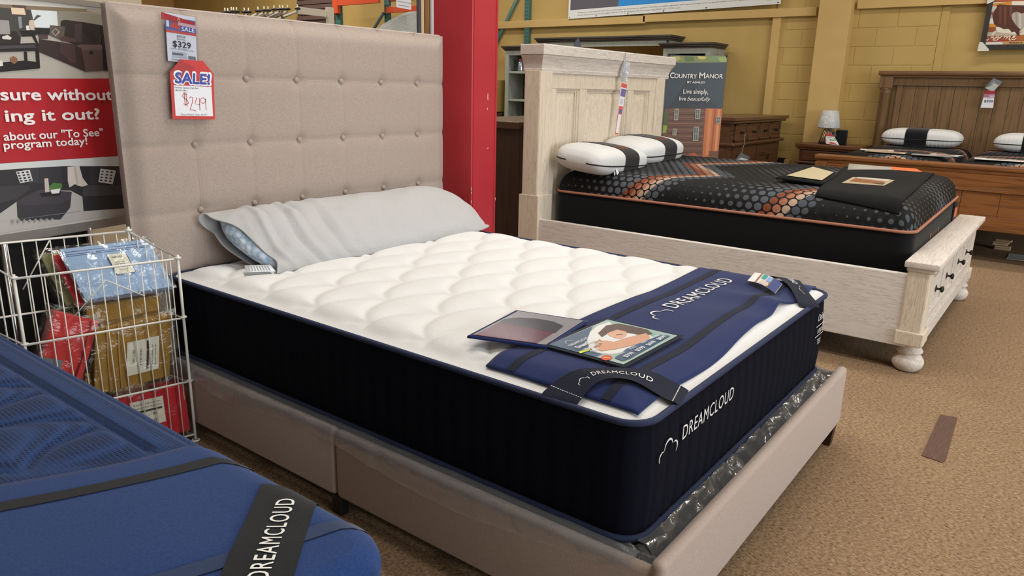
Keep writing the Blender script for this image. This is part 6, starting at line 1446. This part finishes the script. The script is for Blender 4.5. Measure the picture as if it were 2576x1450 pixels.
obj('grille', MB().box((-0.051, -0.053, 0.008), (-0.044, 0.053, 0.157), 0.004, m), fabric('speaker_grille_cloth', '#0b0b0d', '#1a1a1d', 500, 0.4, 0.1), sp)
obj('cable', MB().tube([m @ Vector((0.03, 0.06, 0.01)), (7.64, -0.40, 0.781), (7.70, -0.30, 0.781)], 0.003, 6), plain('#101012', 0.6), sp)

# dresser in the corner, facing the photographer's side
M_DRX = wood('dresser_oak', '#41291a', '#5f402a', 'x', 0.7, 0.4); M_DRT = wood('dresser_top_oak', '#4b3423', '#6a4c33', 'x', 0.7, 0.35)
dr = thing('dresser', 'brown wooden dresser with small top drawers near the mustard wall corner', 'dresser', (6.95, 0.5, 0))
DX0, DX1, DY = 6.15, 7.72, 0.19
obj('top', MB().box((DX0-0.06, DY-0.05, 1.035), (DX1+0.05, DY+0.47, 1.07), 0.005).box((DX0-0.035, DY-0.03, 1.005), (DX1+0.03, DY+0.45, 1.036), 0.012, seg=3), M_DRT, dr)
obj('carcass', MB().box((DX0, DY+0.02, 0.0), (DX1, DY+0.44, 1.01)), M_DRX, dr)
obj('waist_moulding', MB().box((DX0-0.03, DY-0.03, 0.775), (DX1+0.03, DY+0.44, 0.81), 0.012, seg=3), M_DRX, dr)
cw = (DX1-DX0-0.12)/4
for k in range(4):
    x0 = DX0+0.06+cw*k
    d = obj('drawer', MB().box((x0+0.025, DY+0.008, 0.835), (x0+cw-0.025, DY+0.03, 0.985), 0.004), M_DRX, dr)
    fm = MB()
    for a, b in (((x0+0.01, 0.82), (x0+cw-0.01, 0.84)), ((x0+0.01, 0.98), (x0+cw-0.01, 1.0)), ((x0+0.01, 0.82), (x0+0.03, 1.0)), ((x0+cw-0.03, 0.82), (x0+cw-0.01, 1.0))): fm.box((a[0], DY-0.004, a[1]), (b[0], DY+0.025, b[1]), 0.005)
    obj('drawer_moulding', fm, M_DRX, d)
    obj('knob', MB().lathe([(0.016, 0), (0.008, 0.006), (0.007, 0.018), (0.018, 0.026), (0.016, 0.036), (0.003, 0.04)], 14, Matrix.Translation((x0+cw/2, DY+0.008, 0.91)) @ Matrix.Rotation(math.radians(90), 4, 'X')), M_KNOB, d)
for r_i, (z0, z1) in enumerate(((0.46, 0.76), (0.12, 0.44))):
    for k in range(2):
        x0 = DX0+0.06+2*cw*k; d = obj('drawer', MB().box((x0+0.02, DY+0.004, z0), (x0+2*cw-0.02, DY+0.03, z1), 0.006), M_DRX, dr)
        obj('ring_pull', MB().tube([(x0+cw+0.022*math.cos(a*0.5236), DY-0.004, 0.5*(z0+z1)+0.028*math.sin(a*0.5236)) for a in range(12)], 0.004, 6, closed=True), M_KNOB, d)
tg = thing('price_tag', 'clear and silver price tag hanging on the dresser just above the dotted mattress', 'price tag', (6.3, 0.13, 0.6))
g5 = Vector((5.9, -0.12, 0.0)); dgn = Vector((0.603, -0.797, 0))
tf = lambda a, b, d=0.0: Vector((6.30, 0.13, 0.585))+dgn*a*1.5+Vector((0, 0, b))+Vector((-0.79, -0.6, 0))*d
obj('sleeve', MB().prism([(-0.065, 0.0), (0.03, -0.01), (0.062, 0.08), (-0.005, 0.125)], 0, 0.002, lambda a, b, d: tf(a, b, d)), plain('#55585c', 0.3), tg)
obj('silver_card', MB().prism([(-0.055, 0.01), (0.028, 0.0), (0.045, 0.055), (0.0, 0.075), (-0.03, 0.05)], 0.003, 0.004, lambda a, b, d: tf(a, b, d)), plain('#c9cacb', 0.4), tg)
obj('tag_string', MB().tube([tf(0, 0.12, -0.01), Vector((6.40, 0.15, 0.80)), Vector((6.395, 0.15, 0.90))], 0.0015, 5), plain('#d5d5d0', 0.6), tg)
ol_ = thing('wall_outlet', 'mustard outlet box with black plugs low on the wall beside the dresser', 'outlet', (7.88, 0.19, 0.5))
obj('box', MB().box((7.86, 0.10, 0.43), (7.9, 0.175, 0.545), 0.004), M_TRIM, ol_)
obj('plug', MB().box((7.82, 0.195, 0.51), (7.862, 0.235, 0.565), 0.008).box((7.86, 0.165, 0.44), (7.91, 0.24, 0.56), 0.003), M_BLACKP, ol_)
obj('cable', MB().tube([(7.82, 0.21, 0.53), (7.80, 0.20, 0.47), (7.83, 0.24, 0.40), (7.80, 0.18, 0.36), (7.83, 0.22, 0.25)], 0.006, 6), M_BLACKP, ol_)

# fabric stand-up banner
cm = thing('stand_banner', 'tall fabric banner with barn picture and white lettering beside the whitewashed headboard', 'banner', (5.28, 0.26, 0))
kux, kn = Vector((0.603, -0.797, 0)), Vector((-0.797, -0.603, 0))
kf = lambda a, b, d=0.0: Vector((5.28, 0.26, 0))+kux*a+Vector((0, 0, b))+kn*d
def kcl(p):
    out = []
    for a, b in p:
        s = (b-0.655)/0.975; lo = -0.192-0.073*s; hi = 0.352-0.078*s
        k = (a-lo)/(hi-lo); out.append((-0.272+0.544*min(1, max(0, k)), b))
    return out
obj('fabric', MB().prism(rect(-0.272, 0.10, 0.272, 1.632), -0.004, 0.0, lambda a, b, d: kf(a, b, d)), plain('#39424a', 0.7), cm)
am, ml = art_mb([('#6a4a3a', rect(-0.272, 0.10, 0.272, 0.70))]+[(c, kcl(p)) for c, p in BARN_ART], kf); obj('printed_picture', am, ml, cm)
M_KTX = plain('#e3e2dc', 0.6)
for s_, x_, y_, w_, h_, b_, sh_ in (('C', -0.243, 1.430, 0.038, 0.052, 0.015, 0), ('OUNTRY', -0.203, 1.432, 0.205, 0.040, 0.015, 0), ('M', 0.026, 1.435, 0.052, 0.052, 0.015, 0), ('ANOR', 0.083, 1.437, 0.16, 0.040, 0.015, 0), ('BY ASHLEY', -0.080, 1.390, 0.165, 0.018, 0.02, 0),
        ('Live simply,', -0.11, 1.295, 0.23, 0.044, 0.01, 0), ('live', -0.142, 1.232, 0.062, 0.036, 0.01, 0), ('beautifully', -0.068, 1.232, 0.215, 0.038, 0.0, 0.45)):
    letters(cm, M_KTX, s_, lambda a, b: kf(x_+a, y_+b, 0.0135), width=w_, height=h_, bold=b_, shear=sh_)
obj('banner_pole', MB().tube([kf(-0.262, 0.02, -0.02), kf(-0.262, 1.645, -0.02)], 0.008, 8).tube([kf(0.262, 0.02, -0.02), kf(0.262, 1.645, -0.02)], 0.008, 8).tube([kf(-0.262, 1.63, -0.01), kf(0.262, 1.63, -0.01)], 0.006, 8), M_BLACKP, cm)
for s in (-0.262, 0.262): obj('clip', MB().tube([kf(s, 1.625, 0.004), kf(s*1.02, 1.65, 0.0)], 0.005, 6), M_BLACKP, cm)
obj('base', MB().box((5.1, 0.1, 0.0), (5.46, 0.42, 0.022), 0.006), M_BLACKP, cm)

# grey wall unit: two piers and a bridge
M_GRW = white_wood('grey_washed_wood', 'z', 0.6)
t = NT('grey_washed_pine'); n = t.noise(2, 5, t.mapping((14, 14, 1.2)), 0.6, 1.0); t.base(t.ramp(n, [(0.3, '#8b9085'), (0.7, '#a0a499')])); t.rough(0.6); M_GRW = t.m
M_GRT = wood('dark_grey_top_wood', '#2f2b27', '#4a443d', 'y', 0.7, 0.5); M_GRD = wood('deep_grey_wood', '#3a3834', '#4f4c46', 'z', 0.7, 0.6)  # last one: darker grey wood for back panels and bridge supports
def dark_top(y0, y1, z, x0=7.42, x1=7.86): return MB().box((x0-0.045, y0-0.05, z+0.035), (x1, y1+0.05, z+0.06), 0.004).box((x0-0.03, y0-0.035, z+0.012), (x1, y1+0.035, z+0.036), 0.010, seg=3).box((x0-0.012, y0-0.015, z-0.005), (x1, y1+0.015, z+0.014), 0.004)
def pier(y0, y1, lab, shelf_z, solid=False):
    t = thing('bookcase_pier', lab, 'bookcase', (7.6, 0.5*(y0+y1), 0)); z = 1.835; x0 = 7.43
    obj('top', dark_top(y0, y1, z, x0), M_GRT, t)
    fm = MB()
    for y in (y0, y1-0.06): fm.box((x0, y, 0.0), (x0+0.03, y+0.06, z), 0.004)
    fm.box((x0+0.0012, y0+0.001, 1.765), (x0+0.029, y1-0.001, z-0.001), 0.004).box((x0+0.0012, y0+0.001, 0.05), (x0+0.029, y1-0.001, 0.15), 0.004)
    obj('front_frame', fm, M_GRW, t)
    for y in (y0, y1-0.025):
        p = MB().box((x0+0.03, y, 0.0), (7.86, y+0.025, z), 0.002)
        for a, b in (((x0+0.03, 0.0), (x0+0.09, z)), ((7.80, 0.0), (7.86, z)), ((x0+0.031, z-0.07), (7.859, z-0.001))): p.box((a[0], y-0.006+0.0008*(a[1] > 1), a[1]), (b[0], y+0.002, b[1]), 0.002)
        obj('side_panel', p, M_GRW, t)
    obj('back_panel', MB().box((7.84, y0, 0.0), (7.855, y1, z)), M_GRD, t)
    for zz in shelf_z: obj('shelf', MB().box((x0+0.01, y0+0.02, zz-0.03), (7.845, y1-0.02, zz), 0.003), M_GRW, t)
    return t
pr = pier(1.06, 1.68, 'grey bookcase pier with dark top behind the fabric barn banner', (1.45, 1.15, 0.8, 0.4))
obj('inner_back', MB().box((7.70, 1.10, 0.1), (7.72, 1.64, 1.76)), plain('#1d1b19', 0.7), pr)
pierL = pier(3.56, 4.18, 'grey bookcase pier with dark top between red column and whitewashed headboard', (1.545, 1.155, 0.80, 0.4))
br = thing('bridge_shelf', 'long grey and dark bridge shelf spanning high between the bookcase piers', 'bridge', (7.6, 2.6, 1.9))
obj('top', dark_top(1.64, 3.62, 1.935, 7.47, 7.86), M_GRT, br)
obj('front_rail', MB().box((7.47, 1.64, 1.865), (7.50, 3.62, 1.935), 0.004).box((7.47, 1.64, 1.865), (7.86, 1.665, 1.935), 0.003).box((7.47, 3.595, 1.865), (7.86, 3.62, 1.935), 0.003), M_GRW, br)
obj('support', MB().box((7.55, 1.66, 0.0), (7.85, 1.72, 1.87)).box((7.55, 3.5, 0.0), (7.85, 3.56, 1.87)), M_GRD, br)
bc = ('#3a312c', '#463b34', '#352d29', '#4a4038')
for k, (y, w_, h_) in enumerate(((3.86, 0.05, 0.25), (3.80, 0.045, 0.24), (3.745, 0.05, 0.22), (3.69, 0.045, 0.21))):
    b = thing('book', ('tall dark brown book left end of the row in the grey bookcase pier', 'brown book second from the left in the grey bookcase pier', 'dark book third from the left in the grey bookcase pier', 'brown book right end of the row in the grey bookcase pier')[k], 'book', (7.6, y, 1.546), 0, 'books in the grey pier')
    obj('cover', MB().box((7.55, y-w_/2, 1.547), (7.72, y+w_/2, 1.547+h_), 0.004), plain(bc[k], 0.6), b); obj('pages', MB().box((7.558, y-w_/2+0.006, 1.55+h_-0.006), (7.715, y+w_/2-0.006, 1.5475+h_)), plain('#9a9080', 0.8), b)
pk_ = thing('silver_bag', 'small shiny silver bag with red top on the bookcase shelf', 'bag', (7.52, 3.98, 1.546))
obj('pouch', MB().lathe([(0.045, 1.547), (0.047, 1.56), (0.042, 1.66), (0.03, 1.70), (0.02, 1.705)], 10, Matrix.Translation((7.53, 3.97, 0))), plain('#b7b9c4', 0.2, 0.7), pk_)
obj('red_top', MB().box((7.515, 3.945, 1.70), (7.545, 3.995, 1.725), 0.004), plain('#a8323a', 0.4), pk_)

# dark chest seen from behind, beside the column
ch = thing('chest', 'dark brown chest turned away between the red column and whitewashed bed', 'chest', (3.1, 0.6, 0))
M_CHD = wood('espresso_wood', '#2b1b12', '#402a1d', 'z', 0.7, 0.45)
obj('side_panel', MB().box((2.745, 0.34, 0.06), (2.775, 1.05, 1.035), 0.003), M_CHD, ch)
obj('carcass', MB().box((2.775, 0.345, 0.06), (3.9, 1.05, 1.03)), M_CHD, ch)
obj('back_board', MB().box((2.78, 0.325, 0.06), (3.9, 0.346, 1.06)), plain('#0d0c0c', 0.6), ch)
obj('top', MB().box((2.715, 0.37, 1.035), (3.93, 1.08, 1.085), 0.006), wood('espresso_top', '#35241a', '#553d2c', 'y', 0.7, 0.3), ch)
obj('side_plinth', MB().box((2.738, 0.34, 0.0), (2.77, 1.05, 0.07), 0.003), M_CHD, ch)
obj('washer', MB().lathe([(0.002, 0.003), (0.012, 0.002), (0.013, 0)], 12, Matrix.Translation((2.81, 0.323, 0.84)) @ Matrix.Rotation(math.radians(90), 4, 'X')), plain('#c9c9c9', 0.4), ch)

# pallet racking along the right wall, seen over the headboard
M_TEAL = plain('#3f6a62', 0.45); M_TEALD = plain('#23413f', 0.5); M_ORG = plain('#c9502c', 0.4); M_HOLE = plain('#101615', 0.8)
def upright(label, x, y, w_=0.085, brace=None, H=3.6):
    t = thing('rack_upright', label, 'rack', (x, y, 0))
    obj('post', MB().box((x-0.004, y-w_/2, 0.0), (x, y+w_/2, H)).box((x, y-w_/2, 0), (x+0.05, y-w_/2+0.004, H)).box((x, y+w_/2-0.004, 0), (x+0.05, y+w_/2, H)), M_TEAL, t)
    hm = MB()
    k = 0
    while k*0.05+0.3 < H:
        z = 0.3+k*0.05; k += 1
        for dy in (-0.018, 0.018): hm.add([(x-0.0052, y+dy-0.006, z+0.008), (x-0.0052, y+dy+0.006, z+0.008), (x-0.0052, y+dy+0.003, z-0.008), (x-0.0052, y+dy-0.003, z-0.008)], [(0, 1, 2, 3)])
    obj('slots', hm, M_HOLE, t)
    return t
u1 = upright('teal slotted rack upright above the grey pier beside the red column', 7.862, 4.13)
u2 = upright('teal slotted rack upright with orange beam end above the tufted headboard', 7.25, 7.62, 0.12)
u3 = upright('dark teal rack upright in the middle above the tufted headboard', 7.35, 6.55, 0.10)
obj('brace', MB().tube([(7.885, 4.20, 2.80), (7.885, 4.70, 2.0), (7.885, 5.0, 1.55)], 0.026, 8), M_TEAL, u1)
obj('brace', MB().tube([(7.30, 6.57, 2.42), (7.33, 7.15, 1.9), (7.33, 7.5, 1.55)], 0.032, 4), M_TEALD, u3)
b1 = thing('rack_beam', 'long orange rack beam above the tufted headboard', 'beam', (7.2, 7.1, 2.6))
obj('beam', MB().box((7.18, 6.56, 2.565), (7.23, 7.62, 2.69), 0.004).box((7.235, 7.565, 2.44), (7.245, 7.68, 2.71)), M_ORG, b1)
obj('beam_bracket', MB().box((7.175, 7.54, 2.45), (7.24, 7.67, 2.72), 0.003), M_ORG, b1)
b2 = thing('rack_beam', 'second orange rack beam right of the dark teal upright', 'beam', (7.3, 5.6, 2.5))
obj('beam', MB().box((7.28, 5.06, 2.42), (7.33, 6.50, 2.51), 0.004), M_ORG, b2)
obj('support_post', MB().box((7.33, 4.98, 0.0), (7.38, 5.065, 3.6)), M_TEAL, b2)
obj('upper_beam', MB().box((7.36, 5.06, 2.60), (7.41, 6.5, 2.70), 0.004), plain('#7d2f20', 0.5), b2)
lv = thing('louvre_panel', 'brown horizontal slat panel high on the back wall', 'panel', (7.8, 8.9, 2.7))
obj('panel_frame', MB().box((7.80, 8.35, 2.3), (7.83, 9.42, 3.3)), plain('#4b3b36', 0.7), lv)
for k in range(9): obj('slat', MB().box((7.775, 8.36, 2.44+0.09*k), (7.80, 9.41, 2.52+0.09*k), 0.008), plain('#5f4a44', 0.6), lv)
# rug display rack with black knobs
rk = thing('rug_rack', 'white rug display rack with black clamp knobs above the headboard', 'rack', (5.0, 6.0, 0))
M_RKW = plain('#c9c2b2', 0.5)
obj('end_frame', MB().box((5.70, 5.97, 2.0), (5.80, 6.03, 2.34)).box((5.2, 6.0, 2.21), (5.72, 6.02, 2.30)).box((5.70, 5.98, 0.0), (5.78, 6.02, 2.1)), M_RKW, rk)
obj('rear_post', MB().box((3.9, 5.98, 0.0), (3.98, 6.02, 2.1)), M_RKW, rk)
M_KNB = plain('#17161a', 0.5); M_PEG = plain('#d9cfb4', 0.5)
arms = [(4.10, 2.13), (4.14, 2.13), (4.19, 2.145), (4.22, 2.145), (4.26, 2.15), (4.37, 2.155), (4.43, 2.16), (4.57, 2.185), (4.66, 2.20), (4.72, 2.205), (4.81, 2.225), (4.90, 2.235), (4.945, 2.24), (5.02, 2.25), (5.18, 2.27)]
for x, z in arms:
    obj('clamp_arm', MB().tube([(x, 5.98, z-0.035), (x+0.10, 6.5, z-0.10), (x+0.5, 7.2, z-0.17)], 0.018, 6), M_RKW, rk)
    obj('clamp_knob', MB().lathe([(0.008, -0.014), (0.036, -0.012), (0.038, 0.004), (0.026, 0.014), (0.008, 0.016)], 14, Matrix.Translation((x, 5.96, z))), M_KNB, rk)
    obj('clamp_peg', MB().tube([(x, 5.96, z-0.04), (x, 5.96, z+0.05)], 0.008, 6), M_PEG, rk)
rg = random.Random(9)
for k, (x, c, lab) in enumerate(((4.75, '#8b8478', 'grey patterned rug hanging in the rug rack behind the headboard'), (5.0, '#55525c', 'dark rug with pale figures hanging in the rug rack'), (5.25, '#a8a294', 'pale blue grey rug at the near end of the rug rack'))):
    r_ = thing('hanging_rug', lab, 'rug', (x, 6.3, 0), 0, 'rugs in the rug rack')
    obj('pile', MB().slab(lambda u, v: (x-0.05+0.75*u, 6.02+0.9*u, 0.3+1.86*v-0.06*u+(0.06 if k == 1 else 0.03 if k == 2 else 0)), 8, 6, 0.001).slab(lambda u, v: (x-0.04+0.75*u, 6.03+0.9*u, 0.3+1.86*v-0.06*u), 8, 6, 0.001), fabric('rug_pile_%s' % 'abc'[k], c, '#c9c2b6' if k == 1 else '#b9b2a4', 12, 0.3, 0.1), r_)
# shag rug and framed panels beside the column
sr = thing('shag_rug', 'round white long pile rug showing above the right part of the headboard', 'rug', (4.2, 2.6, 0))
shag = NT('white_shag_pile'); nz = shag.noise(60, 4, None, 0.7, 2.0); shag.base(shag.ramp(nz, [(0.3, '#c4c5bd'), (0.7, '#e2e2dc')])); shag.rough(0.95); shag.bump(nz, 1.0, 0.02)
pr_ = [(4.6, 2.00), (4.25, 2.02), (3.91, 1.985), (3.80, 1.95), (3.66, 1.89), (3.57, 1.845), (3.50, 1.80), (3.40, 1.68), (3.33, 1.5), (3.32, 0.0), (4.6, 0.0)]
obj('pile', MB().prism(pr_, 2.5, 2.6, lambda a, b, d: Vector((a, d, b))), shag.m, sr)
for k, (x0, x1, c, lab) in enumerate(((2.385, 2.418, '#3a3c42', 'dark grey framed panel stored upright left of the red column'), (2.422, 2.455, '#cfb695', 'cream edged framed panel stored upright by the red column'), (2.459, 2.503, '#7a5328', 'brown wood framed panel stored upright by the red column'), (2.507, 2.56, '#c9c9cc', 'white edged framed panel touching the red column in view'))):
    f_ = thing('framed_print', lab, 'panel', (x0, 1.2, 0), 0, 'framed panels by the column')
    w_ = (0.024, 0.023, 0.034, 0.040)[k]; xl = (0.0, 0.026, 0.051, 0.087)[k]
    Mf = Matrix.Translation((2.385, 1.0, 0)) @ Matrix.Rotation(math.radians(-46.5), 4, 'Z')
    obj('frame', MB().box((xl, 0.0, 0.0), (xl+w_, 0.62, 2.3), 0.006 if k < 3 else 0.016, Mf, 3), wood('brown_panel_edge', '#5f3f1c', '#8a6030', 'z') if k == 2 else plain(c, 0.5), f_)
    obj('picture', MB().box((xl-0.002, 0.04, 0.05), (xl-0.0005, 0.58, 2.25), 0, Mf), plain('#8f8a80', 0.6), f_)
sg2 = thing('paper_notice', 'small white paper notice hanging from the orange beam', 'notice', (3.67, 2.4, 2.0))
nf = lambda a, b, d=0: Vector((3.573+a, 2.42-d, 1.985+b-0.03*a))
obj('sheet', MB().prism(rect(0, 0, 0.185, 0.26), -0.002, 0, lambda a, b, d: nf(a, b, d)), plain('#cfcfd2', 0.6), sg2)
tl = MB()
for s, x, z, w_ in (('All clearance items', 0.03, 0.15, 0.125), ('are final sale.', 0.04, 0.115, 0.10), ('Please ask for', 0.045, 0.082, 0.095), ('assistance by removing', 0.012, 0.049, 0.165), ('items from shelves.', 0.022, 0.018, 0.14)): text_mb(s, lambda a, b: nf(x+a, z+b, 0.001), width=w_, height=0.014, mb=tl, res=2)
obj('lettering', tl, plain('#6f6f78', 0.6), sg2)
obj('hang_string', MB().tube([(3.66, 2.42, 2.24), (3.66, 2.42, CEIL)], 0.002, 5), plain('#c9c9c9', 0.5), sg2)
# boxes behind the column
for k, (y0, y1, z0, z1, c, lab) in enumerate(((4.30, 4.75, 0.96, 1.42, '#9a8040', 'upper yellow cardboard box behind the red column edge'), (4.28, 4.75, 0.60, 0.95, '#4a3626', 'dark brown wooden crate under the yellow cardboard box'), (4.30, 4.75, 0.0, 0.59, '#3f2f22', 'lowest dark crate stacked behind the red column'))):
    bx = thing('box', lab, 'box', (7.5, 4.5, z0), 0, 'boxes behind the column')
    obj('carton', MB().box((7.3, y0, z0+0.002), (7.75, y1, z1), 0.006), plain(c, 0.7), bx)
    obj('tape', MB().box((7.298, y0+0.1, z1-0.10), (7.3, y0+0.16, z1)), plain('#2c2c2a' if k == 0 else '#3f7a70', 0.5), bx)
# items above the sign stand, far back
rs = thing('hanging_sign', 'red sale banner strip seen above the sign stand at top left', 'banner', (0.45, 2.0, 1.75))
obj('vinyl', MB().box((0.25, 2.2, 1.71), (0.545, 2.21, 1.95)), plain('#b8231f', 0.5), rs)
obj('hang_wire', MB().tube([(0.4, 2.205, 1.95), (0.4, 2.205, CEIL)], 0.002, 5), plain('#8a8a8a', 0.5), rs)
wp = thing('display_wall', 'cream slatted display panel far behind the sign stand', 'display panel', (0.8, 2.6, 0))
obj('panel', MB().box((0.1, 2.6, 0.0), (1.35, 2.64, 2.4), 0.004), plain('#b9ab92', 0.6), wp)
obj('white_poster', MB().box((0.62, 2.585, 1.55), (0.80, 2.6, 2.3)), plain('#cfcdc8', 0.5), wp)
for k, (x, lab) in enumerate(((0.78, 'left'), (0.84, 'middle'), (0.98, 'right'))):
    hg = thing('clothes_hanger', 'black plastic hanger, %s one of three above the sign stand' % lab, 'hanger', (x, 2.4, 1.73), 0, 'hangers above the sign stand')
    obj('shoulders', MB().tube([(x-0.05, 2.4, 1.722), (x-0.02, 2.4, 1.734), (x, 2.4, 1.738), (x+0.02, 2.4, 1.734), (x+0.05, 2.4, 1.722)], 0.006, 6), plain('#15151a', 0.4), hg)
    obj('hook', MB().tube([(x, 2.4, 1.738), (x, 2.4, 1.76), (x+0.008, 2.5, 1.77), (x, 2.6, 1.765)], 0.003, 6), plain('#8a8a90', 0.3, 0.7), hg)
# floor patch
pa = thing('carpet_patch', 'brown duct tape strip stuck on the carpet in the aisle', 'floor tape', (1.82, -2.44, 0))
tm = NT('brown_tape'); nz = tm.noise(3, 4, tm.mapping((4, 90, 1)), 0.6, 0.6); tm.base(tm.ramp(nz, [(0.35, '#4a3024'), (0.6, '#5b3d2f'), (0.75, '#75584a')])); tm.rough(0.5); tm.bump(nz, 0.4, 0.001)
obj('tape', MB().add([(2.056, -2.406, 0.003), (2.072, -2.468, 0.003), (1.60, -2.487, 0.003), (1.577, -2.478, 0.003), (1.588, -2.409, 0.003), (2.056, -2.406, 0.0005), (2.072, -2.468, 0.0005), (1.60, -2.487, 0.0005), (1.577, -2.478, 0.0005), (1.588, -2.409, 0.0005)], [(0, 1, 2, 3, 4)]+[(i, 5+i, 5+(i+1) % 5, (i+1) % 5) for i in range(5)]), tm.m, pa)
